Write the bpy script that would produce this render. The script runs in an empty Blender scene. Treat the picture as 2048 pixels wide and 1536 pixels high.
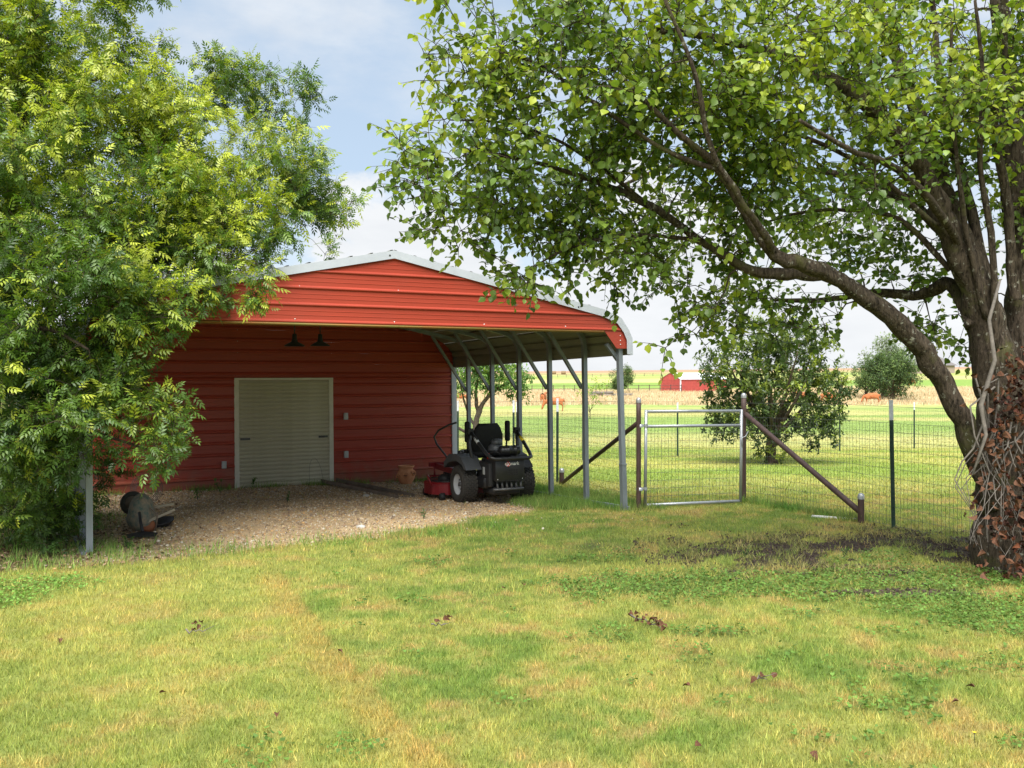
import bpy, bmesh, math, random
import numpy as np
from mathutils import Vector, Matrix
random.seed(5)
RNG = np.random.default_rng(11)
C = bpy.context.scene.collection
S = bpy.context.scene
R = math.radians
F, CX, HY, EYE = 1877.0, 1024.0, 745.0, 1.7      # focal length in photo pixels, centre column, horizon row, eye height

# ------------------------------------------------------------------ camera, world, sun, exposure
cam = bpy.data.cameras.new('camera'); co = bpy.data.objects.new('camera', cam); C.objects.link(co)
co.location = (0, 0, EYE); co.rotation_euler = (R(90), 0, 0)
cam.sensor_width = 36; cam.lens = 36 * F / 2048; cam.shift_y = -(768 - HY) / 2048
cam.clip_end = 9000; cam.clip_start = 0.05
S.camera = co

SUN_EL, SUN_AZ = R(56), R(186)                    # azimuth clockwise from +Y: the sun stands behind the camera
W = bpy.data.worlds.new('World'); S.world = W; W.use_nodes = True
nt = W.node_tree; nt.nodes.clear(); N = nt.nodes.new; L = nt.links.new
sky = N('ShaderNodeTexSky'); sky.sky_type = 'NISHITA'; sky.sun_disc = False
sky.sun_elevation = SUN_EL; sky.sun_rotation = SUN_AZ; sky.air_density = 1.0; sky.dust_density = 0.6; sky.ozone_density = 2.0
bg1 = N('ShaderNodeBackground'); bg1.inputs['Strength'].default_value = 0.06
hs = N('ShaderNodeMix'); hs.data_type = 'RGBA'; hs.inputs[0].default_value = 0.6
L(sky.outputs[0], hs.inputs[6]); hs.inputs[7].default_value = (5.4, 6.5, 7.7, 1)
L(hs.outputs[2], bg1.inputs['Color'])
tc = N('ShaderNodeTexCoord'); sx = N('ShaderNodeSeparateXYZ'); L(tc.outputs['Generated'], sx.inputs[0])
def noise(scale, detail, rough, stretch, offs):
    mp = N('ShaderNodeMapping'); mp.inputs['Scale'].default_value = stretch; mp.inputs['Location'].default_value = offs
    L(tc.outputs['Generated'], mp.inputs['Vector'])
    n = N('ShaderNodeTexNoise'); n.inputs['Scale'].default_value = scale; n.inputs['Detail'].default_value = detail
    n.inputs['Roughness'].default_value = rough; L(mp.outputs[0], n.inputs['Vector']); return n.outputs['Fac']
def mth(op, a, b, clamp=False):
    m = N('ShaderNodeMath'); m.operation = op; m.use_clamp = clamp
    for i, v in enumerate((a, b)):
        if isinstance(v, (int, float)): m.inputs[i].default_value = v
        else: L(v, m.inputs[i])
    return m.outputs[0]
n1 = noise(5.0, 8, 0.55, (1, 1, 1.6), (0.31, 0.2, 0.0))          # cumulus bank above the horizon
n2 = noise(3.0, 7, 0.6, (1, 1, 2.2), (4.2, 1.0, 0.3))            # thin veils higher up
# cover = clamp( (limit - elevation)*k + noise )
e = mth('ADD', mth('MULTIPLY', mth('SUBTRACT', 0.165, sx.outputs['Z']), 7.0), mth('MULTIPLY', mth('SUBTRACT', n1, 0.5), 4.0))
bank = N('ShaderNodeMapRange'); bank.interpolation_type = 'SMOOTHSTEP'; L(e, bank.inputs[0]); bank.inputs[1].default_value = -0.12; bank.inputs[2].default_value = 0.22
veil = N('ShaderNodeMapRange'); veil.interpolation_type = 'SMOOTHSTEP'; L(n2, veil.inputs[0]); veil.inputs[1].default_value = 0.42; veil.inputs[2].default_value = 0.72; veil.inputs[4].default_value = 0.7
cov = mth('MAXIMUM', bank.outputs[0], veil.outputs[0])
n3 = noise(9.0, 6, 0.55, (1, 1, 3.5), (1.2, 0.5, 0.3))
cr = N('ShaderNodeValToRGB'); L(n3, cr.inputs[0])
cr.color_ramp.elements[0].position = 0.3; cr.color_ramp.elements[0].color = (0.375, 0.388, 0.405, 1)
cr.color_ramp.elements[1].position = 0.7; cr.color_ramp.elements[1].color = (0.43, 0.44, 0.45, 1)
bg2 = N('ShaderNodeBackground'); L(cr.outputs[0], bg2.inputs['Color']); bg2.inputs['Strength'].default_value = 1.0
mx = N('ShaderNodeMixShader'); L(cov, mx.inputs[0]); L(bg1.outputs[0], mx.inputs[1]); L(bg2.outputs[0], mx.inputs[2])
wo = N('ShaderNodeOutputWorld'); L(mx.outputs[0], wo.inputs['Surface'])

sl = bpy.data.lights.new('sun', 'SUN'); sl.energy = 3.9; sl.angle = R(55); sl.color = (1.0, 0.96, 0.90)
so = bpy.data.objects.new('sun', sl); C.objects.link(so)
sd = Vector((math.sin(SUN_AZ) * math.cos(SUN_EL), math.cos(SUN_AZ) * math.cos(SUN_EL), math.sin(SUN_EL)))
so.rotation_euler = sd.to_track_quat('Z', 'Y').to_euler(); so.location = sd * 30
vs = S.view_settings; vs.view_transform = 'Standard'; vs.look = 'None'; vs.gamma = 1; vs.exposure = 1.16
vs.use_curve_mapping = False
S.render.engine = 'CYCLES'

# ------------------------------------------------------------------ helpers
def tag(o, label=None, cat=None, group=None, kind=None):
    if label: o['label'] = label
    if cat: o['category'] = cat
    if group: o['group'] = group
    if kind: o['kind'] = kind
    return o
def empty(name, loc, rot=(0, 0, 0)):
    o = bpy.data.objects.new(name, None); C.objects.link(o); o.location = loc; o.rotation_euler = rot
    o.empty_display_size = 0.1
    return o
def thing(name, label, cat, loc=(0, 0, 0), rot=(0, 0, 0), group=None):
    return tag(empty(name, loc, rot), label, cat, group)
def copy_tree(o, parent=None):
    c = o.copy(); C.objects.link(c); c.parent = parent
    for ch in list(o.children): copy_tree(ch, c)
    return c

class MB:
    def __init__(s): s.v = []; s.f = []; s.sm = []
    def add(s, vs_, fs, smooth=False):
        n = len(s.v); s.v.extend([tuple(v) for v in vs_]); s.f.extend([tuple(i + n for i in f) for f in fs]); s.sm.extend([smooth] * len(fs)); return s
    def box(s, a, b, m=None):
        x0, y0, z0 = a; x1, y1, z1 = b
        vs_ = [(x0, y0, z0), (x1, y0, z0), (x1, y1, z0), (x0, y1, z0), (x0, y0, z1), (x1, y0, z1), (x1, y1, z1), (x0, y1, z1)]
        if m is not None: vs_ = [m @ Vector(v) for v in vs_]
        return s.add(vs_, [(0, 3, 2, 1), (4, 5, 6, 7), (0, 1, 5, 4), (1, 2, 6, 5), (2, 3, 7, 6), (3, 0, 4, 7)])
    def bbox(s, a, b, bev=0.01, m=None):                 # box with chamfered edges
        bm = bmesh.new(); bmesh.ops.create_cube(bm, size=1)
        for v in bm.verts: v.co = Vector([(a[i] + b[i]) / 2 + v.co[i] * (b[i] - a[i]) for i in range(3)])
        bmesh.ops.bevel(bm, geom=bm.edges[:], offset=bev, segments=2, profile=0.5, affect='EDGES')
        bm.verts.index_update()
        vs_ = [(m @ v.co if m is not None else v.co.copy()) for v in bm.verts]
        s.add(vs_, [[v.index for v in f.verts] for f in bm.faces], True); bm.free(); return s
    def beam(s, p, q, w, h=None, up=(0, 0, 1)):          # square section bar between two points
        p, q = Vector(p), Vector(q); h = h or w
        d = (q - p).normalized(); a = d.cross(Vector(up))
        if a.length < 1e-3: a = d.cross(Vector((0, 1, 0)))
        a.normalize(); b = a.cross(d)
        vs_ = [c + a * i * w / 2 + b * j * h / 2 for c in (p, q) for i, j in ((-1, -1), (1, -1), (1, 1), (-1, 1))]
        return s.add(vs_, [(0, 1, 2, 3), (7, 6, 5, 4), (0, 4, 5, 1), (1, 5, 6, 2), (2, 6, 7, 3), (3, 7, 4, 0)])
    def tube(s, pts, r, n=8, cap=True, jit=0.0, smooth=True):
        pts = [Vector(p) for p in pts]; m = len(pts)
        rr = r if isinstance(r, (list, tuple, np.ndarray)) else [r] * m
        a = None; vs_ = []
        for i, p in enumerate(pts):
            d = (pts[min(i + 1, m - 1)] - pts[max(i - 1, 0)])
            d = d.normalized() if d.length > 1e-9 else Vector((0, 0, 1))
            if a is None:
                a = d.cross(Vector((0, 0, 1)));
                if a.length < 1e-3: a = d.cross(Vector((0, 1, 0)))
            a = (a - d * a.dot(d)).normalized(); b = d.cross(a)
            for k in range(n):
                t = 2 * math.pi * k / n; q = rr[i] * (1 + (random.uniform(-jit, jit) if jit else 0))
                vs_.append(p + a * math.cos(t) * q + b * math.sin(t) * q)
        fs = [(i * n + k, i * n + (k + 1) % n, (i + 1) * n + (k + 1) % n, (i + 1) * n + k) for i in range(m - 1) for k in range(n)]
        if cap: fs += [tuple(range(n - 1, -1, -1)), tuple((m - 1) * n + k for k in range(n))]
        return s.add(vs_, fs, smooth)
    def lathe(s, prof, n=24, m=None, cap=False, smooth=True, a0=0, a1=2 * math.pi):   # prof: (r, z), about z
        full = abs(a1 - a0 - 2 * math.pi) < 1e-6; k = n if full else n + 1
        vs_ = [Vector((r * math.cos(a0 + (a1 - a0) * j / n), r * math.sin(a0 + (a1 - a0) * j / n), z)) for r, z in prof for j in range(k)]
        if m is not None: vs_ = [m @ v for v in vs_]
        fs = [(i * k + j, i * k + (j + 1) % k, (i + 1) * k + (j + 1) % k, (i + 1) * k + j) for i in range(len(prof) - 1) for j in range(n)]
        if cap: fs += [tuple(range(k - 1, -1, -1)), tuple((len(prof) - 1) * k + j for j in range(k))]
        return s.add(vs_, fs, smooth)
    def prism(s, poly, y0, y1, m=None):                  # poly in x,z extruded in y
        n = len(poly); vs_ = [Vector((x, y0, z)) for x, z in poly] + [Vector((x, y1, z)) for x, z in poly]
        if m is not None: vs_ = [m @ v for v in vs_]
        return s.add(vs_, [tuple(range(n)), tuple(range(2 * n - 1, n - 1, -1))] + [(i, i + n, (i + 1) % n + n, (i + 1) % n) for i in range(n)])
    def build(s, name, mat, parent=None, offset=None):
        me = bpy.data.meshes.new(name)
        vs_ = s.v if offset is None else [(v[0] - offset[0], v[1] - offset[1], v[2] - offset[2]) for v in s.v]
        me.from_pydata(vs_, [], s.f); me.update()
        me.polygons.foreach_set('use_smooth', s.sm)
        if mat: me.materials.append(mat)
        o = bpy.data.objects.new(name, me); C.objects.link(o); o.parent = parent
        return o

def np_mesh(name, V, T, mat, parent=None, col=None, smooth=False):      # V (n,3); T (m,3) triangles or (m,4) quads
    me = bpy.data.meshes.new(name); n, (m, k) = len(V), T.shape
    me.vertices.add(n); me.vertices.foreach_set('co', V.astype(np.float32).ravel())
    me.loops.add(m * k); me.loops.foreach_set('vertex_index', T.astype(np.int32).ravel())
    me.polygons.add(m); me.polygons.foreach_set('loop_start', np.arange(0, m * k, k, dtype=np.int32))
    if smooth: me.polygons.foreach_set('use_smooth', np.ones(m, bool))
    if col is not None:
        a = me.color_attributes.new('col', 'FLOAT_COLOR', 'POINT')
        cc = np.ones((n, 4), np.float32); cc[:, :3] = col; a.data.foreach_set('color', cc.ravel())
    me.update(calc_edges=True); me.validate()
    me.materials.append(mat)
    o = bpy.data.objects.new(name, me); C.objects.link(o); o.parent = parent
    return o
def norm(a): return a / np.maximum(np.linalg.norm(a, axis=-1, keepdims=True), 1e-9)
def frames(d, nrm):                                       # columns x, d, n
    d = norm(d); x = norm(np.cross(d, nrm)); n = np.cross(x, d)
    return np.stack([x, d, n], axis=-1)
def scatter(tv, tf, pos, Rm, sc):                         # copies of a small template joined into one mesh
    n, k = len(pos), len(tv)
    V = np.einsum('nij,kj->nki', Rm, tv) * np.asarray(sc).reshape(n, -1, 1)[:, :1] + pos[:, None]
    T = (tf[None] + (np.arange(n) * k)[:, None, None]).reshape(-1, tf.shape[1])
    return V.reshape(-1, 3), T
def vnoise(x, y, s, seed=0, octv=3):
    out = 0; amp = 1; tot = 0
    for o in range(octv):
        X = np.asarray(x, float) / s + 31.7 * o + seed * 7.3; Y = np.asarray(y, float) / s - 17.1 * o + seed * 3.1
        i = np.floor(X); j = np.floor(Y); fx = X - i; fy = Y - j; fx = fx * fx * (3 - 2 * fx); fy = fy * fy * (3 - 2 * fy)
        h = lambda a, b: np.modf(np.abs(np.sin(a * 127.1 + b * 311.7 + seed * 13.7) * 43758.5453))[0]
        v = (h(i, j) * (1 - fx) + h(i + 1, j) * fx) * (1 - fy) + (h(i, j + 1) * (1 - fx) + h(i + 1, j + 1) * fx) * fy
        out = out + amp * v; tot += amp; amp *= .5; s *= .5
    return out / tot
def sstep(a, b, x): t = np.clip((x - a) / (b - a), 0, 1); return t * t * (3 - 2 * t)

PY = [-80, 11, 15, 20, 30, 50, 94, 130, 200, 300, 600, 1000, 2000, 4000]
PD = [1.7, 1.7, 1.80, 1.96, 2.25, 2.85, 3.9, 4.35, 3.9, 3.0, 1.5, .3, -1.5, -4]
def g(x, y):
    x = np.asarray(x, float); y = np.asarray(y, float)
    z = EYE - np.interp(y, PY, PD)
    z = z + 0.010 * x * sstep(50, 260, y)
    z = z + (vnoise(x, y, 1.3, 3, 2) - .5) * .035 * (1 - sstep(25, 60, y)) + (vnoise(x, y, 18, 5, 2) - .5) * .5 * sstep(30, 80, y)
    return z
def gz(x, y): return float(g(x, y))
def P(px, py, Y): return Vector(((px - CX) / F * Y, Y, EYE + (HY - py) / F * Y))
def ground_at(px, py, d=None):                            # pixel on the ground near the camera -> world
    Y = 10.0
    for _ in range(40):
        x = (px - CX) / F * Y; dd = EYE - gz(x, Y); Y = .5 * Y + .5 * F * dd / (py - HY)
    return Vector(((px - CX) / F * Y, Y, gz((px - CX) / F * Y, Y)))

# ------------------------------------------------------------------ materials
def new_mat(name):
    m = bpy.data.materials.new(name); m.use_nodes = True; t = m.node_tree; b = t.nodes['Principled BSDF']; return m, t, b
def mat(name, col, rough=.6, metal=0, var=.12, nscale=8, bump=0, bscale=60, spec=.5, col2=None, stretch=(1, 1, 1), detail=5):
    m, t, b = new_mat(name); N = t.nodes.new; L = t.links.new
    tc = N('ShaderNodeTexCoord'); mp = N('ShaderNodeMapping'); mp.inputs['Scale'].default_value = stretch; L(tc.outputs['Object'], mp.inputs[0])
    n = N('ShaderNodeTexNoise'); n.inputs['Scale'].default_value = nscale; n.inputs['Detail'].default_value = detail; n.inputs['Roughness'].default_value = .65; L(mp.outputs[0], n.inputs['Vector'])
    r = N('ShaderNodeValToRGB'); L(n.outputs['Fac'], r.inputs[0]); e = r.color_ramp.elements
    c2 = col2 or tuple(c * (1 + var) for c in col); e[0].position = .33; e[1].position = .67
    e[0].color = (*(tuple(c * (1 - var) for c in col) if not col2 else col), 1); e[1].color = (*c2, 1)
    L(r.outputs[0], b.inputs['Base Color']); b.inputs['Roughness'].default_value = rough; b.inputs['Metallic'].default_value = metal
    b.inputs['Specular IOR Level'].default_value = spec
    if bump:
        n2 = N('ShaderNodeTexNoise'); n2.inputs['Scale'].default_value = bscale; n2.inputs['Detail'].default_value = 6; L(mp.outputs[0], n2.inputs['Vector'])
        bp = N('ShaderNodeBump'); bp.inputs['Strength'].default_value = bump; bp.inputs['Distance'].default_value = .01; L(n2.outputs['Fac'], bp.inputs['Height']); L(bp.outputs[0], b.inputs['Normal'])
    return m
def leaf_mat(name, trans=.35, rough=.42, tgain=(1.3, 1.4, .5), spec=.45):
    m, t, b = new_mat(name); N = t.nodes.new; L = t.links.new
    a = N('ShaderNodeAttribute'); a.attribute_name = 'col'
    L(a.outputs['Color'], b.inputs['Base Color']); b.inputs['Roughness'].default_value = rough; b.inputs['Specular IOR Level'].default_value = spec
    tr = N('ShaderNodeBsdfTranslucent'); v = N('ShaderNodeVectorMath'); v.operation = 'MULTIPLY'; v.inputs[1].default_value = tgain
    L(a.outputs['Color'], v.inputs[0]); L(v.outputs[0], tr.inputs['Color'])
    mx = N('ShaderNodeMixShader'); mx.inputs[0].default_value = trans; L(b.outputs[0], mx.inputs[1]); L(tr.outputs[0], mx.inputs[2])
    L(mx.outputs[0], t.nodes['Material Output'].inputs['Surface']); return m
def attr_mat(name, rough=.9, nscale=14, var=.25, bump=.5, bscale=45, nscale2=1.2):
    m, t, b = new_mat(name); N = t.nodes.new; L = t.links.new
    a = N('ShaderNodeAttribute'); a.attribute_name = 'col'; ge = N('ShaderNodeNewGeometry')
    outs = []
    for sc in (nscale, nscale2):
        n = N('ShaderNodeTexNoise'); n.inputs['Scale'].default_value = sc; n.inputs['Detail'].default_value = 8; n.inputs['Roughness'].default_value = .7; L(ge.outputs['Position'], n.inputs['Vector'])
        mr = N('ShaderNodeMapRange'); L(n.outputs['Fac'], mr.inputs[0]); mr.inputs[1].default_value = .3; mr.inputs[2].default_value = .7; mr.inputs[3].default_value = 1 - var; mr.inputs[4].default_value = 1 + var
        outs.append(mr.outputs[0])
    mm = N('ShaderNodeMath'); mm.operation = 'MULTIPLY'; L(outs[0], mm.inputs[0]); L(outs[1], mm.inputs[1])
    v = N('ShaderNodeVectorMath'); v.operation = 'SCALE'; L(a.outputs['Color'], v.inputs[0]); L(mm.outputs[0], v.inputs['Scale'])
    L(v.outputs[0], b.inputs['Base Color']); b.inputs['Roughness'].default_value = rough; b.inputs['Specular IOR Level'].default_value = .2
    n2 = N('ShaderNodeTexNoise'); n2.inputs['Scale'].default_value = bscale; n2.inputs['Detail'].default_value = 5; L(ge.outputs['Position'], n2.inputs['Vector'])
    bp = N('ShaderNodeBump'); bp.inputs['Strength'].default_value = bump; bp.inputs['Distance'].default_value = .02; L(n2.outputs['Fac'], bp.inputs['Height']); L(bp.outputs[0], b.inputs['Normal'])
    return m
def bark_mat(name, c1, c2, lich=(.34, .33, .27), la=.62, moss=(.10, .10, .035)):
    m, t, b = new_mat(name); N = t.nodes.new; L = t.links.new
    ge = N('ShaderNodeNewGeometry'); mp = N('ShaderNodeMapping'); mp.inputs['Scale'].default_value = (1, 1, .22); L(ge.outputs['Position'], mp.inputs[0])
    n = N('ShaderNodeTexNoise'); n.inputs['Scale'].default_value = 42; n.inputs['Detail'].default_value = 9; n.inputs['Roughness'].default_value = .75; L(mp.outputs[0], n.inputs['Vector'])
    r = N('ShaderNodeValToRGB'); L(n.outputs['Fac'], r.inputs[0]); e = r.color_ramp.elements
    e[0].position = .36; e[0].color = (*c1, 1); e[1].position = .64; e[1].color = (*c2, 1)
    def spots(sc, lo, hi, colr, inp):
        n3 = N('ShaderNodeTexNoise'); n3.inputs['Scale'].default_value = sc; n3.inputs['Detail'].default_value = 8; n3.inputs['Roughness'].default_value = .7; L(ge.outputs['Position'], n3.inputs['Vector'])
        mr = N('ShaderNodeMapRange'); L(n3.outputs['Fac'], mr.inputs[0]); mr.inputs[1].default_value = lo; mr.inputs[2].default_value = hi
        mx = N('ShaderNodeMix'); mx.data_type = 'RGBA'; L(mr.outputs[0], mx.inputs[0]); L(inp, mx.inputs[6]); mx.inputs[7].default_value = (*colr, 1); return mx.outputs[2]
    o = spots(3.2, .54, .68, moss, r.outputs[0]); o = spots(17, la, la + .07, lich, o)
    L(o, b.inputs['Base Color']); b.inputs['Roughness'].default_value = .92; b.inputs['Specular IOR Level'].default_value = .15
    bp = N('ShaderNodeBump'); bp.inputs['Strength'].default_value = 1.0; bp.inputs['Distance'].default_value = .03; L(n.outputs['Fac'], bp.inputs['Height']); L(bp.outputs[0], b.inputs['Normal'])
    return m
def red_metal(name, base, dark, stain):
    m, t, b = new_mat(name); N = t.nodes.new; L = t.links.new
    tc = N('ShaderNodeTexCoord'); mp = N('ShaderNodeMapping'); mp.inputs['Scale'].default_value = (.35, 1, 4); L(tc.outputs['Object'], mp.inputs[0])
    n = N('ShaderNodeTexNoise'); n.inputs['Scale'].default_value = 5; n.inputs['Detail'].default_value = 8; n.inputs['Roughness'].default_value = .7; L(mp.outputs[0], n.inputs['Vector'])
    r = N('ShaderNodeValToRGB'); L(n.outputs['Fac'], r.inputs[0]); e = r.color_ramp.elements
    e[0].position = .3; e[0].color = (*dark, 1); e[1].position = .62; e[1].color = (*base, 1)
    n2 = N('ShaderNodeTexNoise'); n2.inputs['Scale'].default_value = 260; n2.inputs['Detail'].default_value = 2; L(tc.outputs['Object'], n2.inputs['Vector'])
    n4 = N('ShaderNodeTexNoise'); n4.inputs['Scale'].default_value = 1.6; n4.inputs['Detail'].default_value = 9; n4.inputs['Roughness'].default_value = .7; L(tc.outputs['Object'], n4.inputs['Vector'])
    mr = N('ShaderNodeMapRange'); L(n4.outputs['Fac'], mr.inputs[0]); mr.inputs[1].default_value = .5; mr.inputs[2].default_value = .75; mr.inputs[4].default_value = .45
    mx = N('ShaderNodeMix'); mx.data_type = 'RGBA'; L(mr.outputs[0], mx.inputs[0]); L(r.outputs[0], mx.inputs[6]); mx.inputs[7].default_value = (*stain, 1)
    sp = N('ShaderNodeSeparateXYZ'); L(tc.outputs['Object'], sp.inputs[0]); n5 = N('ShaderNodeTexNoise'); n5.inputs['Scale'].default_value = 7; n5.inputs['Detail'].default_value = 8; L(tc.outputs['Object'], n5.inputs['Vector'])
    ad = N('ShaderNodeMath'); ad.operation = 'MULTIPLY_ADD'; L(n5.outputs['Fac'], ad.inputs[0]); ad.inputs[1].default_value = -.7; L(sp.outputs['Z'], ad.inputs[2])
    m5 = N('ShaderNodeMapRange'); L(ad.outputs[0], m5.inputs[0]); m5.inputs[1].default_value = .05; m5.inputs[2].default_value = -.32; m5.inputs[3].default_value = 0; m5.inputs[4].default_value = .65
    mx5 = N('ShaderNodeMix'); mx5.data_type = 'RGBA'; L(m5.outputs[0], mx5.inputs[0]); L(mx.outputs[2], mx5.inputs[6]); mx5.inputs[7].default_value = (.22, .13, .08, 1)
    L(mx5.outputs[2], b.inputs['Base Color']); b.inputs['Roughness'].default_value = .42; b.inputs['Specular IOR Level'].default_value = .4
    bp = N('ShaderNodeBump'); bp.inputs['Strength'].default_value = .12; bp.inputs['Distance'].default_value = .002; L(n2.outputs['Fac'], bp.inputs['Height']); L(bp.outputs[0], b.inputs['Normal'])
    return m

M = {}
M['red'] = red_metal('painted_red_steel', (.36, .052, .029), (.32, .045, .026), (.30, .055, .035))
M['edge'] = mat('mildewed_edge', (.30, .10, .02), .7, col2=(.16, .15, .03), nscale=4, stretch=(.6, 1, 3))
M['white_trim'] = mat('white_trim', (.42, .45, .50), .4, var=.08, nscale=3, bump=.05, bscale=30)
M['roof_under'] = mat('roof_sheet', (.22, .215, .16), .5, nscale=5, var=.14, stretch=(1, .4, 1), bump=.1, bscale=20)
M['galv'] = mat('galvanised_steel', (.24, .27, .30), .42, metal=.45, var=.14, nscale=9, stretch=(1, 1, .3), bump=.05)
M['screw'] = mat('screw_head', (.62, .62, .62), .35, metal=.5, var=.05)
M['door'] = mat('door_curtain', (.42, .39, .27), .5, col2=(.54, .51, .38), nscale=2.5, stretch=(1, 1, 2.5), bump=.08, bscale=12)
M['door_frame'] = mat('door_frame', (.60, .58, .48), .5, var=.1, nscale=6)
M['grey_plastic'] = mat('grey_box', (.42, .44, .44), .5, var=.05)
M['black'] = mat('black_paint', (.016, .016, .017), .32, var=.25, nscale=12, bump=.03)
M['black_matt'] = mat('black_plastic', (.016, .016, .017), .62, var=.25, nscale=20, bump=.1, bscale=150)
M['seat'] = mat('black_vinyl', (.008, .008, .009), .7, var=.3, nscale=30, bump=.15, bscale=120)
M['grey_tank'] = mat('grey_tank', (.075, .08, .088), .4, var=.15)
M['rubber'] = mat('tyre_rubber', (.03, .028, .025), .8, var=.3, nscale=14, bump=.2, bscale=90, col2=(.045, .04, .033))
M['rim'] = mat('white_rim', (.48, .49, .50), .45, var=.08)
M['mred'] = mat('mower_red', (.20, .008, .012), .4, var=.2, nscale=10, bump=.05)
M['mred_knob'] = mat('red_knob', (.6, .01, .01), .35, var=.05)
M['engine'] = mat('engine_metal', (.10, .10, .10), .5, metal=.5, var=.35, nscale=18, bump=.2)
M['wht'] = mat('white_print', (.8, .8, .8), .5, var=.02)
M['redprint'] = mat('red_print', (.65, .03, .01), .5, var=.02)
M['terracotta'] = mat('terracotta', (.50, .20, .09), .85, nscale=8, col2=(.62, .30, .15), bump=.2)
M['hole'] = mat('dark_soil', (.03, .022, .016), .95, var=.3, bump=.4)
M['rust_dark'] = mat('rusted_channel', (.13, .10, .075), .8, col2=(.22, .17, .13), nscale=10, bump=.2)
M['pipe'] = mat('rusted_pipe', (.045, .024, .02), .62, col2=(.085, .048, .04), nscale=14, bump=.15, stretch=(1, 1, .4))
M['cap'] = mat('pipe_cap', (.42, .43, .43), .4, metal=.6, var=.1)
M['gate'] = mat('gate_tube', (.36, .38, .40), .35, metal=.35, var=.12, nscale=10)
M['wire'] = mat('fence_wire', (.10, .105, .10), .5, metal=.5, var=.3, nscale=3)
M['tpost'] = mat('green_post', (.012, .035, .022), .55, var=.2)
M['ttip'] = mat('post_tip', (.50, .52, .55), .5, var=.15, nscale=20)
M['lampm'] = mat('lamp_enamel', (.02, .02, .02), .4, var=.1)
M['bark_r'] = bark_mat('pear_bark', (.012, .009, .006), (.13, .10, .072), la=.585)
M['bark_l'] = bark_mat('pistache_bark', (.035, .026, .02), (.13, .10, .075), la=.7)
M['leaf_r'] = leaf_mat('pear_leaf', .36, .36)
M['leaf_l'] = leaf_mat('pistache_leaf', .34, .38)
M['leaf_f'] = leaf_mat('far_leaf', .3, .7, spec=.2)
M['grass'] = leaf_mat('grass_blade', .3, .6, (1.2, 1.1, .7), .25)
M['ground'] = attr_mat('ground')
M['stone'] = leaf_mat('gravel_stone', .0, .85, spec=.2)
M['dry'] = mat('dry_leaf', (.035, .015, .008), .8, col2=(.17, .066, .024), nscale=9, bump=.2)
M['dead_twig'] = mat('dead_twig', (.15, .13, .11), .85, var=.3, nscale=30)
M['cow'] = mat('cow_hide', (.30, .085, .025), .8, col2=(.42, .15, .05), nscale=2.5, bump=.1)
M['shed_red'] = mat('shed_red', (.42, .07, .06), .6, var=.12, nscale=1.5)
M['shed_white'] = mat('shed_white', (.60, .62, .65), .5, var=.05, nscale=1)
M['hay'] = mat('hay', (.22, .15, .08), .95, var=.25, nscale=3, bump=.3)
M['bricky'] = mat('house_brick', (.30, .24, .20), .8, var=.1)
M['shingle'] = mat('house_roof', (.14, .13, .13), .85, var=.15)
M['glassd'] = mat('dark_glass', (.03, .035, .04), .15, var=.1)
M['rock'] = mat('pale_rock', (.48, .46, .42), .85, var=.15, nscale=12, bump=.3)
M['tub'] = mat('peeling_tub', (.05, .11, .10), .8, col2=(.30, .22, .15), nscale=13, bump=.5, bscale=25, detail=9)
M['wood'] = mat('weathered_wood', (.33, .29, .22), .85, var=.2, nscale=6, stretch=(1, 1, 6), bump=.2)
M['orange'] = mat('orange_clay', (.22, .075, .03), .8, var=.2)
M['pipe_w'] = mat('white_pvc', (.62, .62, .58), .6, var=.12)
M['flower'] = mat('yellow_petal', (.8, .62, .02), .6, var=.05)

# ------------------------------------------------------------------ barn frame of reference
BA = math.atan2(2.96, 5.43); cu, su = math.cos(BA), math.sin(BA)
BO = Vector((1.455 - 3.09 * cu, 11.69 - 3.09 * su, 0.0)); TILT = -0.027
def loc_of(x, y):                                          # world -> barn plan coordinates
    dx = np.asarray(x) - BO.x; dy = np.asarray(y) - BO.y
    return dx * cu + dy * su, -dx * su + dy * cu

# ------------------------------------------------------------------ ground colours and masks
def gravel_mask(x, y):
    lx, ly = loc_of(x, y)
    f = np.interp(lx, [-3.6, -1.5, 0, 1.3, 2.2, 2.75, 2.95], [-.55, -.42, -.25, .35, .75, 1.3, 3.4]) + (vnoise(x, y, .5, 9, 3) - .5) * .5
    return sstep(-.12, .12, ly - f) * (1 - sstep(5.3, 5.5, ly)) * (1 - sstep(2.85, 3.05, lx)) * sstep(-3.6, -2.9, lx)
def litter_mask(x, y):
    lx, ly = loc_of(x, y)
    return (1 - sstep(-3.1, -2.3, lx + (vnoise(x, y, .6, 4) - .5) * .8)) * sstep(-.62, -.3, ly + (vnoise(x, y, .4, 8) - .5) * .4) * (1 - sstep(8, 9, ly))
def soil_mask(x, y):
    d = np.hypot((x - 3.6) / 2.9, (y - 8.9) / 1.3)
    m = (1 - sstep(.5, 1.15, d + (vnoise(x, y, .55, 12, 4) - .5) * 1.1))
    d2 = np.hypot((x - 2.95) / .62, (y - 7.25) / .13); m2 = 1 - sstep(.6, 1.3, d2 + (vnoise(x, y, .2, 2) - .5) * .7)
    return np.maximum(m * sstep(.34, .46, vnoise(x, y, .5, 20, 3)), m2)
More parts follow.
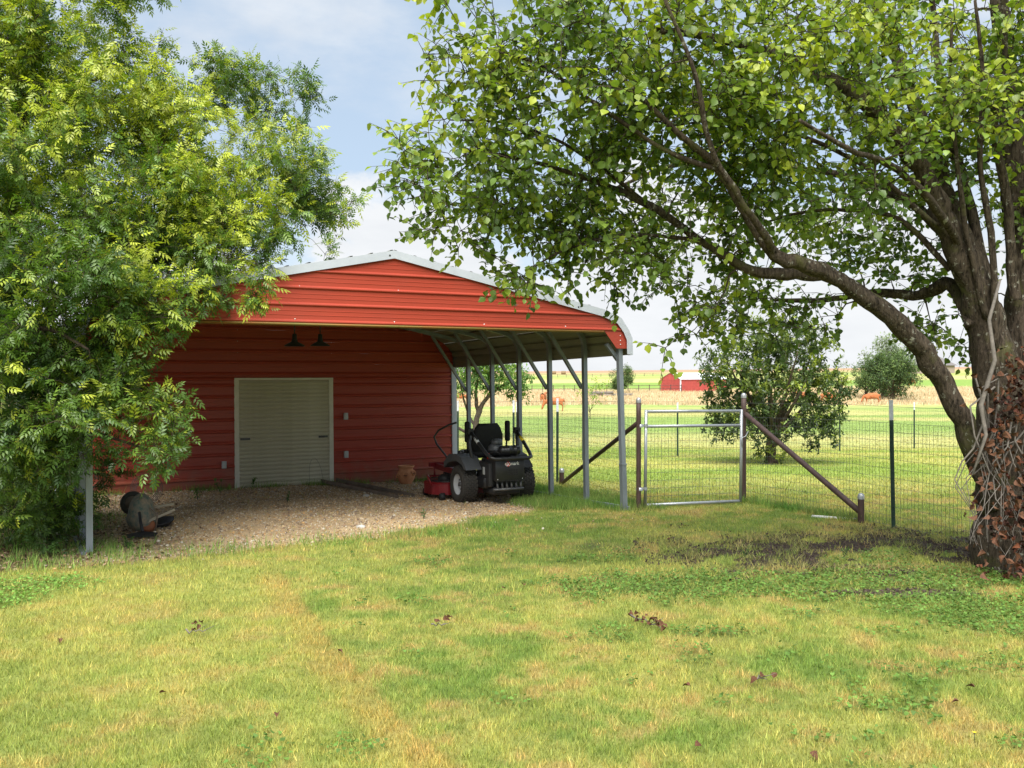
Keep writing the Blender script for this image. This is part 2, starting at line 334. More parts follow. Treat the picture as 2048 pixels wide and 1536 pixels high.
def clover_mask(x, y):
    m = 0
    for (cx_, cy_, rx, ry) in ((4.05, 6.6, 1.6, .85), (1.7, 7.4, 1.5, .55), (3.3, 7.7, 1.9, .5), (1.9, 4.75, .3, .16), (2.55, 4.25, .3, .12), (-4.1, 7.3, .8, .5), (1.3, 6.1, .3, .1)):
        d = np.hypot((x - cx_) / rx, (y - cy_) / ry); m = np.maximum(m, 1 - sstep(.55, 1.15, d + (vnoise(x, y, .3, 17, 3) - .5) * 1.2))
    return np.maximum(m, sstep(.63, .72, vnoise(x, y, .45, 55, 4)) * .55 * (y < 9.4) * (x > -1.5))
def strip_mask(x, y):                                      # worn yellow line left by a mower or hose
    xs = np.interp(y, [3.4, 4.3, 5.36, 6.6, 7.9, 9], [.05, -.42, -.93, -1.42, -1.95, -2.4])
    s = x - xs + (vnoise(x, y, .3, 6) - .5) * .1
    return np.where(s > 0, 1 - sstep(0, .05, s), 1 - sstep(.10, .30, -s)) * sstep(3.0, 4.0, y) * (1 - sstep(7.6, 8.4, y)), s
GREEN = np.array((.19, .29, .055)); YEL = np.array((.42, .43, .11)); TAN = np.array((.47, .34, .13)); STRAW = np.array((.60, .45, .20))
def lawn_col(x, y):
    x = np.asarray(x, float); y = np.asarray(y, float)
    a = vnoise(x, y, .9, 1, 5)[..., None]; b = vnoise(x, y, .30, 2, 4)[..., None]; e = vnoise(x, y, .09, 12, 2)[..., None]; c = vnoise(x, y, 3.5, 8, 2)[..., None]
    col = GREEN + (YEL - GREEN) * sstep(.30, .62, a * .35 + b * .35 + e * .3)
    col = col + (TAN - col) * sstep(.52, .70, b * .6 + e * .4) * .7 * (1 - sstep(13, 20, y))[..., None]
    sm, s = strip_mask(x, y)
    col = col + (TAN * np.array((1.05, .88, .8)) - col) * (sm * (.3 + .5 * vnoise(x, y, .12, 61, 2)))[..., None]
    left = (1 - sstep(-.1, .1, s)) * (y < 8.6); col = col + (YEL * 1.08 - col) * (left * .35)[..., None]
    # mown yard beyond the gate: brighter, streaked
    f = sstep(12.5, 17, y)[..., None]; st = vnoise(x * .25, y, 1.0, 31, 3)[..., None]
    yard = np.array((.25, .34, .065)) + (np.array((.42, .43, .12)) - np.array((.25, .34, .065))) * sstep(.35, .65, st * .7 + a * .3)
    col = col * (1 - f) + yard * f
    return col
def far_col(x, y):
    yy = y * (1 + (vnoise(x, y, 40, 3, 3) - .5) * .12)
    n = vnoise(x * .3, y, 12, 6, 4)[..., None]
    gr = np.array((.22, .31, .075)); ye = np.array((.40, .39, .14))
    col = gr + (ye - gr) * sstep(.35, .65, n)
    def mixto(c, tgt, m): return c + (np.array(tgt) - c) * m[..., None]
    col = mixto(col, (.52, .43, .26), sstep(112, 122, yy) * (1 - sstep(196, 205, yy)) * (.8 + .2 * vnoise(x, y, 6, 1)))
    col = mixto(col, (.20, .30, .06), sstep(205, 212, yy) * (1 - sstep(255, 275, yy)))
    col = mixto(col, (.46, .40, .17), sstep(255, 275, yy) * (1 - sstep(330, 350, yy)) * .8)
    col = mixto(col, (.30, .33, .09), sstep(330, 350, yy) * (1 - sstep(420, 440, yy)) * .7)
    col = mixto(col, (.42, .33, .15), sstep(480, 560, yy) * .75)
    col = mixto(col, (.36, .22, .14), sstep(700, 800, yy) * .9)
    return col
def ground_col(x, y):
    x = np.asarray(x, float); y = np.asarray(y, float)
    c = lawn_col(x, y) * (.82 - .27 * (1 - sstep(12, 18, y)))[..., None]  # near ground coloured darker, painting in the shade between grass blades
    f = sstep(24, 34, y)[..., None]; c = c * (1 - f) + far_col(x, y) * f
    t = vnoise(x, y, .25, 14, 3)[..., None]
    def mixto(c, tgt, m): return c + (tgt - c) * m[..., None]
    c = mixto(c, np.array((.045, .034, .026)) * (.6 + .9 * t), soil_mask(x, y))
    c = mixto(c, np.array((.10, .14, .03)) * np.ones_like(c), clover_mask(x, y) * .85)
    c = mixto(c, np.array((.10, .065, .04)) * (.6 + .9 * t), litter_mask(x, y) * .95)
    c = mixto(c, np.array((.42, .31, .18)) * (.75 + .5 * t), gravel_mask(x, y))
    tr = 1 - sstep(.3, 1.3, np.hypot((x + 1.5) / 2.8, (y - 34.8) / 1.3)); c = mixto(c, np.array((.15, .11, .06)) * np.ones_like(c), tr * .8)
    return c

def axis(lo, hi, step, far_lo, far_hi, grow):
    a = list(np.arange(lo, hi + 1e-6, step)); s = step
    while a[-1] < far_hi: s *= grow; a.append(a[-1] + s)
    s = step; b = []
    v = lo
    while v > far_lo: s *= grow; v -= s; b.append(v)
    return np.array(b[::-1] + a)
xs = axis(-9, 13, .11, -3200, 3200, 1.13); ys = axis(2.5, 30, .11, -70, 3900, 1.035)
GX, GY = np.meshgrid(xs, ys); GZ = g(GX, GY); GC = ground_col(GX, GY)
def band(name, j0, j1, kind='structure'):
    X, Y, Z, Cc = (a[j0:j1 + 1] for a in (GX, GY, GZ, GC)); h, w = X.shape
    V = np.stack([X, Y, Z], -1).reshape(-1, 3); i = np.arange(h * w).reshape(h, w)
    T = np.stack([i[:-1, :-1], i[:-1, 1:], i[1:, 1:], i[1:, :-1]], -1).reshape(-1, 4)
    return tag(np_mesh(name, V, T, M['ground'], col=Cc.reshape(-1, 3), smooth=True), kind=kind)
js = [0] + [int(np.searchsorted(ys, v)) for v in (24, 117, 200)] + [len(ys) - 1]
for nm, a, b in zip(('lawn', 'pasture', 'dry_grass_field', 'far_fields'), js[:-1], js[1:]): band(nm, a, b)

# ------------------------------------------------------------------ grass blades (too many to count)
def blades(name, n, x0, x1, y0, y1, h, w, fan=True, colf=lawn_col, keep=None, lean=.55, up=0.0, parent=None, jitter=.32):
    y = y0 + (y1 - y0) * RNG.random(n); 
    if fan: x = (RNG.random(n) * (x1 - x0) + x0) * y
    else: x = x0 + (x1 - x0) * RNG.random(n)
    if keep is not None: k = RNG.random(n) < keep(x, y); x, y = x[k], y[k]; n = len(x)
    col = colf(x, y) * (1 + (RNG.random((n, 1)) - .5) * 2 * jitter) * np.where(RNG.random((n, 1)) < .16, np.array((1.5, 1.25, 1.3)), 1) * np.where(RNG.random((n, 1)) < .12, np.array((.5, .55, .5)), 1)
    z = g(x, y); cl_ = vnoise(x, y, .07, 77, 2); h = h * (.45 + 1.1 * cl_); col = col * (.72 + .5 * cl_)[:, None]; a = RNG.random(n) * 2 * np.pi; l = lean * RNG.random(n) ** .7
    hh = h * (.55 + .8 * RNG.random(n)); d = np.stack([np.cos(a) * l, np.sin(a) * l, np.ones(n)], -1)
    d = norm(d) * hh[:, None]; b = RNG.random(n) * 2 * np.pi
    s = np.stack([np.cos(b), np.sin(b), np.zeros(n)], -1) * (w * (.6 + .8 * RNG.random(n)))[:, None] * .5
    p = np.stack([x, y, z - .004], -1); V = np.stack([p - s, p + s, p + d], 1).reshape(-1, 3)
    return np_mesh(name, V, np.arange(3 * n).reshape(n, 3), M['grass'], parent, np.repeat(np.clip(col, 0, .9), 3, axis=0))
def keep_lawn(x, y):
    return (1 - gravel_mask(x, y) * .985) * (1 - soil_mask(x, y) * .93) * (1 - litter_mask(x, y) * .86) * (1 - clover_mask(x, y) * .45) * (.72 + .28 * vnoise(x, y, .2, 44))
V_, T_, C_ = [], [], []
def join_np(obs, name):
    me_v = []; me_t = []; me_c = []; k = 0
    for o in obs:
        me = o.data; n = len(me.vertices); v = np.empty(n * 3, np.float32); me.vertices.foreach_get('co', v); me_v.append(v.reshape(-1, 3))
        t = np.empty(len(me.loops), np.int32); me.loops.foreach_get('vertex_index', t); me_t.append(t.reshape(-1, 3) + k)
        c = np.empty(n * 4, np.float32); me.color_attributes['col'].data.foreach_get('color', c); me_c.append(c.reshape(-1, 4)[:, :3]); k += n
        bpy.data.objects.remove(o); bpy.data.meshes.remove(me)
    return np_mesh(name, np.concatenate(me_v), np.concatenate(me_t), M['grass'], None, np.concatenate(me_c))
def lush(x, y): return lawn_col(x, y) * np.array((.55, .85, .75))
lx_lo, lx_hi = -.66, .66
bl = [blades('b', 330000, lx_lo, lx_hi, 3.5, 7.2, .036, .0042, keep=keep_lawn, lean=.9),
      blades('b', 330000, lx_lo, lx_hi, 7.2, 13.5, .036, .0058, keep=keep_lawn, lean=.8),
      blades('b', 230000, lx_lo, lx_hi, 13, 27, .04, .013, keep=keep_lawn, lean=.7)]
gr = tag(join_np(bl, 'lawn_grass'), 'short mown yellow green lawn grass in the yard', 'grass', kind='stuff')
def near_post(x, y):
    lx, ly = loc_of(x, y); m = (1 - sstep(.1, .55, np.abs(lx - 3.25))) * sstep(-.3, .2, ly) * (1 - sstep(4.5, 5, ly))
    m = np.maximum(m, (1 - sstep(.08, .35, np.hypot(lx - 2.75, ly - 1.0) - .45)) * .7)
    t = (y - 10.2) / 2.56; fx = 4.12 - .97 * t; m = np.maximum(m, (1 - sstep(.05, .22, np.abs(x - fx))) * (t > .15) * (t < 1) * .8)
    return m
def weed_edge(x, y):
    lx, ly = loc_of(x, y); q = np.exp(-((ly + .45) / .22) ** 2) * (lx < 1.2) * .35
    wall = np.exp(-((ly - 5.0) / .13) ** 2) * (lx > -3) * (lx < 3) * .5
    return np.maximum(np.maximum(near_post(x, y), litter_mask(x, y) * .25 * (vnoise(x, y, .3, 9) > .5)), np.maximum(q * vnoise(x, y, .25, 7), wall * (vnoise(x, y, .3, 71) > .45)))
tg = join_np([blades('b', 420000, -6.5, 4.6, 7.8, 16, .10, .007, fan=False, keep=weed_edge, lean=.7, colf=lush)], 'tall_grass')
tag(tg, 'taller unmown grass around the carport posts and along the gravel edge', 'grass', kind='stuff')
df = join_np([blades('b', 130000, -.62, .62, 112, 212, .42, .10, lean=.5, colf=lambda x, y: np.ones((len(x), 1)) * np.array((.55, .45, .29)), keep=lambda x, y: sstep(112, 122, y) * (1 - sstep(196, 208, y)), jitter=.1),
              blades('b', 130000, -.62, .62, 27, 100, .05, .03, lean=1.2, colf=far_col, jitter=.2)], 'field_grass')
tag(df, 'standing straw coloured dry grass and pasture tufts beyond the yard fence', 'grass', kind='stuff')

# clover patches
def clover():
    n = 110000; x = RNG.uniform(-5.2, 5.6, n); y = RNG.uniform(3.9, 9, n); k = RNG.random(n) < clover_mask(x, y) * (1 - soil_mask(x, y)); x, y = x[k], y[k]; n = len(x)
    tv = np.array([(math.cos(t) * (1 if i % 2 else .62), math.sin(t) * (1 if i % 2 else .62), .12 * (i % 2)) for i, t in enumerate(np.arange(6) * math.pi / 3)]); tf = np.array([(0, 1, 2), (2, 3, 4), (4, 5, 0), (0, 2, 4)])
    d = np.stack([RNG.normal(0, 1, n), RNG.normal(0, 1, n), RNG.normal(0, .35, n)], -1); up = np.stack([RNG.normal(0, .35, n), RNG.normal(0, .35, n), np.ones(n)], -1)
    V, T = scatter(tv, tf, np.stack([x, y, g(x, y) + RNG.uniform(.01, .045, n)], -1), frames(d, up), RNG.uniform(.008, .017, n)[:, None])
    c = np.array((.115, .21, .04)) * (.6 + .9 * RNG.random((n, 1))) * np.array((1, 1, 1))
    c = c * (1 + .5 * (vnoise(x, y, .5, 5)[:, None] - .5)) * np.where(x < -2, np.array([1.5]), np.array([1.]))[:, None]
    return np_mesh('clover_patch', V, T, M['grass'], None, np.repeat(c, 6, axis=0))
tag(clover(), 'low dark green clover growing in patches through the lawn', 'clover', kind='stuff')

# gravel stones and leaf litter
ico_v = np.array([(1, 0, 0), (-1, 0, 0), (0, 1, 0), (0, -1, 0), (0, 0, .62), (0, 0, -.62)], float); ico_f = np.array([(0, 2, 4), (2, 1, 4), (1, 3, 4), (3, 0, 4), (2, 0, 5), (1, 2, 5), (3, 1, 5), (0, 3, 5)])
def stones():
    n = 60000; lx = RNG.uniform(-4, 3.1, n); ly = RNG.uniform(-.8, 5.2, n); x = BO.x + lx * cu - ly * su; y = BO.y + lx * su + ly * cu
    k = RNG.random(n) < gravel_mask(x, y) * .9 + .03 * (ly < .2); x, y = x[k], y[k]; n = len(x)
    d = RNG.normal(0, 1, (n, 3)); d[:, 2] *= .3; up = RNG.normal(0, .4, (n, 3)); up[:, 2] = 1
    s = .005 + .010 * RNG.random(n) ** 3 + .012 * (RNG.random(n) < .03)
    V, T = scatter(ico_v, ico_f, np.stack([x, y, g(x, y) + s * .35], -1), frames(d, up), s[:, None])
    V += RNG.normal(0, .0018, V.shape)
    pal = np.array([(.50, .37, .22), (.55, .44, .30), (.34, .23, .14), (.60, .54, .44), (.24, .18, .13), (.52, .33, .15)])
    c = pal[RNG.integers(0, 6, n)] * (.7 + .5 * RNG.random((n, 1)))
    return np_mesh('gravel', V, T, M['stone'], None, np.repeat(c, 6, axis=0))
def clods():
    n = 26000; x = RNG.uniform(1.2, 6.6, n); y = RNG.uniform(7, 10.6, n); k = RNG.random(n) < soil_mask(x, y); x, y = x[k], y[k]; n = len(x)
    d = RNG.normal(0, 1, (n, 3)); up = RNG.normal(0, .4, (n, 3)); up[:, 2] = 1; s = .006 + .016 * RNG.random(n) ** 2.5
    V, T = scatter(ico_v, ico_f, np.stack([x, y, g(x, y) + s * .2], -1), frames(d, up), s[:, None]); V += RNG.normal(0, .003, V.shape)
    c = np.array((.05, .037, .028)) * RNG.uniform(.5, 1.8, (n, 1)); return np_mesh('soil_clods', V, T, M['stone'], None, np.repeat(c, 6, axis=0))
tag(clods(), 'crumbly dark soil bare patches around the pear tree base', 'soil', kind='stuff')
def tuft_keep(x, y): return np.clip(soil_mask(x, y) * sstep(.5, .62, vnoise(x, y, .22, 91, 2)) * .8 + (np.hypot((x - 3.6) / 2.4, (y - 9.1) / 1.5) < 1) * sstep(.56, .7, vnoise(x, y, .3, 92, 2)) * .5, 0, 1)
def tuft_col(x, y): m = vnoise(x, y, .2, 93, 2)[..., None]; return np.array((.16, .24, .05)) * m + np.array((.44, .36, .16)) * (1 - m)
tf_ = join_np([blades('b', 60000, .8, 6.4, 7.4, 10.8, .075, .006, fan=False, keep=tuft_keep, colf=tuft_col, lean=1.5)], 'straggly_grass')
tag(tf_, 'straggly green and straw coloured grass over the bare soil by the pear tree', 'grass', kind='stuff')
tag(stones(), 'tan and brown gravel spread under the carport', 'gravel', kind='stuff')
lf_v = np.array([(0, 0, 0), (-.32, .20, .07), (-.43, .50, .13), (-.24, .84, .02), (.02, 1.08, -.16), (.2, .85, -.02), (.42, .55, .08), (.32, .22, .09), (0, .35, -.03), (0, .72, -.04)])
lf_f = np.array([(0, 8, 1), (1, 8, 2), (8, 9, 2), (2, 9, 3), (3, 9, 4), (0, 7, 8), (7, 6, 8), (8, 6, 9), (6, 5, 9), (5, 4, 9)])
def litter():
    n = 9000; lx = RNG.uniform(-6.5, -1.6, n); ly = RNG.uniform(-1, 6, n); x = BO.x + lx * cu - ly * su; y = BO.y + lx * su + ly * cu
    k = RNG.random(n) < litter_mask(x, y) + gravel_mask(x, y) * .12 * (lx < -.5); x, y = x[k], y[k]; n = len(x)
    d = RNG.normal(0, 1, (n, 3)); d[:, 2] *= .25; up = RNG.normal(0, .5, (n, 3)); up[:, 2] = 1
    V, T = scatter(lf_v, lf_f, np.stack([x, y, g(x, y) + .012], -1), frames(d, up), RNG.uniform(.02, .05, n)[:, None])
    pal = np.array([(.20, .12, .07), (.12, .07, .04), (.30, .20, .12), (.36, .24, .16), (.09, .06, .04)]); c = pal[RNG.integers(0, 5, n)]
    return np_mesh('leaf_litter', V, T, M['stone'], None, np.repeat(c, 10, axis=0))
tag(litter(), 'brown fallen leaf litter on the soil under the left hand tree', 'leaf litter', kind='stuff')

# ------------------------------------------------------------------ barn with open carport front
barn = thing('carport_barn', 'red metal carport and barn with white roof trim and an open gravel bay', 'barn', BO, (TILT, 0, BA))
HW, WY, BY = 3.09, 5.17, 9.0
RP = [(0, 3.03), (2.76, 2.47), (3.0, 2.375), (3.11, 2.23), (3.165, 2.12), (3.165, 1.92)]      # right half of the roof section
def roof_x(z, inset=0.0):                                   # half width of the gable at height z
    zs = [p[1] for p in RP][::-1]; xs_ = [p[0] for p in RP][::-1]
    return float(np.interp(z, zs, xs_)) - inset
def course(name, z0, z1, y, xa, xb, parent, out=-1, mt='red', chamf=None):
    """One horizontal sheet course with its raised rib along the lower edge; xa, xb: functions of z."""
    h = z1 - z0
    rw = .65 if y < 1 else 1.0
    sec = [(z0 - .004, 0), (z0 + .004 * rw, .024 * rw), (z0 + .016 * rw, .028 * rw), (z0 + .030 * rw, .025 * rw), (z0 + .052 * rw, 0), (z0 + h * .42, 0), (z0 + h * .43, .003), (z0 + h * .46, .003), (z0 + h * .47, 0), (z0 + h * .68, 0), (z0 + h * .69, .003), (z0 + h * .72, .003), (z0 + h * .73, 0), (z1 - .0045, 0)]
    V = []; Fc = []
    for z, dy in sec:
        a, b = xa(z), xb(z)
        if b - a < .002: a = b = (a + b) / 2
        V += [(a, y + out * dy, z), (b, y + out * dy, z)]
    n = len(sec)
    V += [(v[0], y - out * .004, v[2]) for v in V[:]]
    for i in range(n - 1):
        Fc.append((2 * i, 2 * i + 1, 2 * i + 3, 2 * i + 2)); k = 2 * n; Fc.append((k + 2 * i, k + 2 * i + 2, k + 2 * i + 3, k + 2 * i + 1))
    Fc.append((0, 2 * n, 2 * n + 1, 1)); Fc.append((2 * n - 2, 2 * n - 1, 4 * n - 1, 4 * n - 2))
    return MB().add(V, Fc).build(name, M[mt], parent)
SP = .178
# front gable
def chx(z): return 2.76 + (2.195 - z) * .85 if z < 2.195 else -1
z = 2.22
while z < 2.95:
    z1 = min(z + SP, 2.955); course('gable_panel', z, z1, 0, lambda q: -roof_x(q, .02), lambda q: roof_x(q, .02), barn); z = z1
for s in (-1, 1):
    poly = [(s * 2.76, 2.218), (s * 2.94, 2.0), (s * 3.13, 2.0), (s * 3.13, 2.13), (s * 3.07, 2.218)]
    MB().prism(poly if s < 0 else poly[::-1], -.004, 0.0).build('corner_panel', M['red'], barn)
b = MB().tube([(-2.75, -.008, 2.205), (2.75, -.008, 2.205)], .012, 8); b.box((-2.75, -.006, 2.192), (2.75, .05, 2.2)); b.build('lower_edge_trim', M['edge'], barn)
MB().box((-2.78, .012, 2.2), (2.78, .07, 2.26)).build('header_beam', M['galv'], barn)
# white rake trim on the front edge
def section_strip(pts, y0, y1, drop, mb, out=.0):
    for (x0, z0), (x1, z1) in zip(pts[:-1], pts[1:]):
        d = Vector((x1 - x0, 0, z1 - z0)).normalized(); n = Vector((-d.z, 0, d.x)) if x1 >= x0 and True else Vector((-d.z, 0, d.x))
        mb.add([(x0, y0, z0), (x1, y0, z1), (x1, y0, z1), (x0, y0, z0)], [])
for s in (-1, 1):
    mb = MB(); pts = [(s * x, z) for x, z in RP]
    inner = [(s * 0, RP[0][1] - .082), (s * 2.735, 2.39), (s * 2.945, 2.31), (s * 3.04, 2.195), (s * 3.085, 2.1), (s * 3.085, 1.93)]
    for i in range(5):
        a, b_, c, d = pts[i], pts[i + 1], inner[i + 1], inner[i]
        q = [a, b_, c, d] if s > 0 else [d, c, b_, a]
        mb.add([(p[0], -.028, p[1]) for p in q] + [(p[0], -.022, p[1]) for p in q], [(3, 2, 1, 0), (4, 5, 6, 7), (0, 1, 5, 4), (1, 2, 6, 5), (2, 3, 7, 6), (3, 0, 4, 7)])
        t = Vector((b_[0] - a[0], 0, b_[1] - a[1])); nn = Vector((-t.z, 0, t.x)).normalized() * (.006 if s > 0 else -.006)
        top = [(a[0], -.028, a[1]), (b_[0], -.028, b_[1]), (b_[0], .07, b_[1]), (a[0], .07, a[1])]
        mb.add(top + [(p[0] + nn.x, p[1], p[2] + nn.z) for p in top], [(0, 1, 2, 3), (7, 6, 5, 4), (0, 4, 5, 1), (1, 5, 6, 2), (2, 6, 7, 3), (3, 7, 4, 0)])
    mb.build('rake_trim', M['white_trim'], barn)
# roof sheets: courses that run front to back
def along(pts, step):
    out = [pts[0]]; 
    for a, b_ in zip(pts[:-1], pts[1:]):
        L_ = math.dist(a, b_); n = max(1, round(L_ / step)); out += [(a[0] + (b_[0] - a[0]) * k / n, a[1] + (b_[1] - a[1]) * k / n) for k in range(1, n + 1)]
    return out
for s in (-1, 1):
    q = along([RP[0], RP[1], RP[3], RP[4], RP[5]], .23)
    for (x0, z0), (x1, z1) in zip(q[:-1], q[1:]):
        d = Vector((x1 - x0, z1 - z0)); l = d.length; d.normalize(); nn = Vector((-d.y, d.x)) * -1
        if nn.y < 0 and nn.x <= 0: nn = -nn
        if nn.x < 0: nn = -nn
        sec = [(.002, 0), (.006, .03), (.036, .03), (.042, 0), (l * .5, .0), (l * .52, .003), (l * .56, .003), (l * .58, 0), (l - .002, 0)]
        V = []; n_ = len(sec)
        for off in (-.012, -.017):
            for t, h in sec: V += [(s * (x0 + d.x * t + nn.x * (h + off)), yy, z0 + d.y * t + nn.y * (h + off)) for yy in (.0, BY)]
        Fc = [(2 * i, 2 * i + 1, 2 * i + 3, 2 * i + 2) for i in range(n_ - 1)] + [(2 * n_ + 2 * i, 2 * n_ + 2 * i + 2, 2 * n_ + 2 * i + 3, 2 * n_ + 2 * i + 1) for i in range(n_ - 1)]
        MB().add(V, Fc).build('roof_panel', M['roof_under'], barn)
# frames: posts, bows, braces
rows = [0.06, .90, 1.81, 2.70, 3.58, 4.44, 5.3]
for k, yy in enumerate(rows):
    for s in (-1, 1):
        mb = MB()
        if k == 0 and s == 1:
            mb.beam((s * 3.06, yy, -.03), (s * 3.05, yy, .55), .066, .066, (0, 1, 0)); mb.beam((s * 3.05, yy, .55), (s * 3.025, yy, 2.02), .06, .06, (0, 1, 0))
            mb.beam((s * 3.05, yy - .002, .545), (s * 3.05, yy - .002, .565), .074, .074, (0, 1, 0))
        else: mb.beam((s * 3.05, yy, -.15), (s * 3.05, yy, 2.06), .058, .058, (0, 1, 0))
        mb.build('post', M['galv'], barn)
        if k > 0 or True:
            mb = MB(); bow = [(3.05, 2.06), (3.035, 2.16), (2.97, 2.27), (2.86, 2.34), (2.7, 2.385), (1.4, 2.66), (0.0, 2.93)]
            for a, b_ in zip(bow[:-1], bow[1:]): mb.beam((s * a[0], yy, a[1]), (s * b_[0], yy, b_[1]), .056, .056, (0, 1, 0))
            mb.build('roof_bow', M['galv'], barn)
        mb = MB()
        if k == 0: mb.beam((s * 3.03, yy + .04, 1.86), (s * 2.86, yy + .04, 2.06), .045, .045, (0, 1, 0))
        else: mb.beam((s * 3.03, yy + .046, 1.52), (s * 2.42, yy + .046, 2.42), .042, .042, (0, 1, 0))
        mb.build('brace', M['galv'], barn)
for s in (-1, 1): MB().box((s * 3.1 - .028, .0, -.03), (s * 3.1 + .02, 5.1, .03)).build('ground_rail', M['galv'], barn)
# inner wall with door opening
DX0, DX1, DZ = -.58, .92, 1.72
z = -.16
while z < 2.9:
    z1 = min(z + SP, 2.93); xl = lambda q: -roof_x(max(q, 2.0), .06); xr = lambda q: roof_x(max(q, 2.0), .06)
    if z < DZ - .05:
        course('wall_panel', z, min(z1, DZ), WY, xl, lambda q: DX0 - .03, barn); course('wall_panel', z, min(z1, DZ), WY, lambda q: DX1 + .03, xr, barn)
        if z1 > DZ: course('wall_panel', DZ, z1 + .0, WY, xl, xr, barn)
    else: course('wall_panel', z, z1, WY, xl, xr, barn)
    z = z1
for s in (-1, 1):
    MB().box((s * 3.115 - .045, WY - .036, -.2), (s * 3.115 + .045, WY + .06, 1.93)).build('corner_trim', M['white_trim'], barn)
    MB().box((s * 3.1 - .01, WY + .06, -.3), (s * 3.1 + .01, BY - .05, 2.0)).build('side_wall', M['red'], barn)
MB().prism([(-3.09, -.3), (3.09, -.3), (3.09, 2.1), (2.7, 2.38), (0, 2.95), (-2.7, 2.38), (-3.09, 2.1)], BY - .05, BY - .02).build('rear_wall', M['red'], barn)
# screws
mb = MB()
def screw(x, y, z, r=.008): mb.add([(x + r * math.cos(a), y, z + r * math.sin(a)) for a in np.arange(6) * math.pi / 3] + [(x, y - .006, z)], [(i, (i + 1) % 6, 6) for i in range(6)])
for x in (-2.2, -1.1, 0, 1.1, 2.2):
    for k, z in enumerate((2.255, 2.6)): 
        if abs(x) < roof_x(z, .2): screw(x + k * .05, -.006, z)
for z in (2.16, 2.10, 2.05): screw(3.0, -.006, z)
for x in (-.58, .92, 1.9, -1.7, -2.6, 2.95):
    for k in range(16):
        z = .06 + SP * k * .98
        if not (DX0 - .1 < x < DX1 + .1 and z < DZ + .06) and z < 2.1 + (2.9 - abs(x)) * .2: screw(x + .02, WY - .005, z, .006)
mb.build('screw', M['screw'], barn)['kind'] = 'stuff'
mb = MB()
for t in (-.93, -.72, -.02, .45, .86, ): mb.add([(t * 2.76 + .011 * math.cos(a), -.031, 3.0 - abs(t) * .575 - .012 + .011 * math.sin(a)) for a in np.arange(8) * math.pi / 4], [tuple(range(8))])
mb.build('trim_bolt', M['black'], barn)['kind'] = 'stuff'
# roll-up door
door = MB().box((DX0 + .005, WY + .022, -.12), (DX1 - .005, WY + .026, DZ)).build('roll_up_door', M['door'], barn)
nsl = 27; sh = (DZ - .04 + .02) / nsl
def slat_mesh():
    sec = [(0, .006), (.07, -.014), (.45, -.022), (.78, -.014), (.84, .010), (1, .010)]; V = []; n_ = len(sec)
    for o_ in (0, .004):
        for t, d_ in sec: V += [(DX0 + .03, d_ + o_, t * sh), (DX1 - .03, d_ + o_, t * sh)]
    Fc = [(2 * i, 2 * i + 1, 2 * i + 3, 2 * i + 2) for i in range(n_ - 1)] + [(2 * n_ + 2 * i, 2 * n_ + 2 * i + 2, 2 * n_ + 2 * i + 3, 2 * n_ + 2 * i + 1) for i in range(n_ - 1)]
    return MB().add(V, Fc)
sl0 = slat_mesh().build('slat', M['door'], door); sl0.location = (0, WY + .0, -.0)
for k in range(1, nsl):
    c = sl0.copy(); C.objects.link(c); c.location = (0, WY + .0, k * sh)
MB().box((DX0 + .03, WY - .012, -.1), (DX1 - .03, WY + .006, -.002)).build('bottom_bar', M['door_frame'], door)
for x0, x1 in ((DX0 - .035, DX0 + .035), (DX1 - .035, DX1 + .035)): MB().box((x0, WY - .028, -.12), (x1, WY + .01, DZ)).build('side_track', M['door_frame'], door)
MB().box((DX0 - .035, WY - .03, DZ), (DX1 + .035, WY + .01, DZ + .035)).build('top_track', M['door_frame'], door)
for x0 in (DX0 + .05, DX1 - .21): MB().box((x0, WY - .028, .79), (x0 + .15, WY - .018, .825)).box((x0 + .03, WY - .04, .8), (x0 + .12, WY - .028, .815)).build('latch', M['engine'], door)

BM = Matrix.Translation(BO) @ Matrix.Rotation(BA, 4, 'Z') @ Matrix.Rotation(TILT, 4, 'X')
def bl2w(x, y, z): return BM @ Vector((x, y, z))
# hanging lamps
def pendant(lx, ly, lz, stem, label):
    t = thing('pendant_lamp', label, 'lamp', bl2w(lx, ly, lz), (0, 0, BA), 'enamel lamps hanging under the carport roof')
    MB().lathe([(.125, -.0), (.12, .012), (.085, .035), (.04, .055), (.03, .09), (.027, .15), (.0, .155)], 28).lathe([(.12, .001), (.085, .03), (.03, .05), (0, .055)], 28).build('shade', M['lampm'], t)
    MB().tube([(0, 0, .15), (0, 0, .15 + stem)], .008, 8).build('stem', M['lampm'], t)
    MB().lathe([(0, .02), (.025, .03), (.03, .05), (.018, .08)], 12).build('bulb', M['grey_plastic'], t)
pendant(-.66, 1.6, 2.06, .50, 'dark enamel pendant lamp, left one, hanging just below the red header')
pendant(-.22, 2.0, 2.09, .45, 'dark enamel pendant lamp, right one, with shorter stem above the roll-up door')
# outlet boxes
for (lx, lz, lab) in ((1.16, 1.12, 'grey outlet box, upper of the two right of the roll-up door'), (1.16, .50, 'grey outlet box, lower of the two right of the roll-up door'), (-.78, .42, 'grey outlet box low on the wall left of the roll-up door')):
    t = thing('outlet_box', lab, 'outlet', bl2w(lx, WY - .006, lz), (TILT, 0, BA), 'outlet boxes on the barn wall')
    MB().bbox((-.034, -.06, -.05), (.034, -.012, .06), .006).build('cover', M['grey_plastic'], t); MB().box((-.028, -.012, -.045), (.028, -.001, .05)).build('back_plate', M['engine'], t)

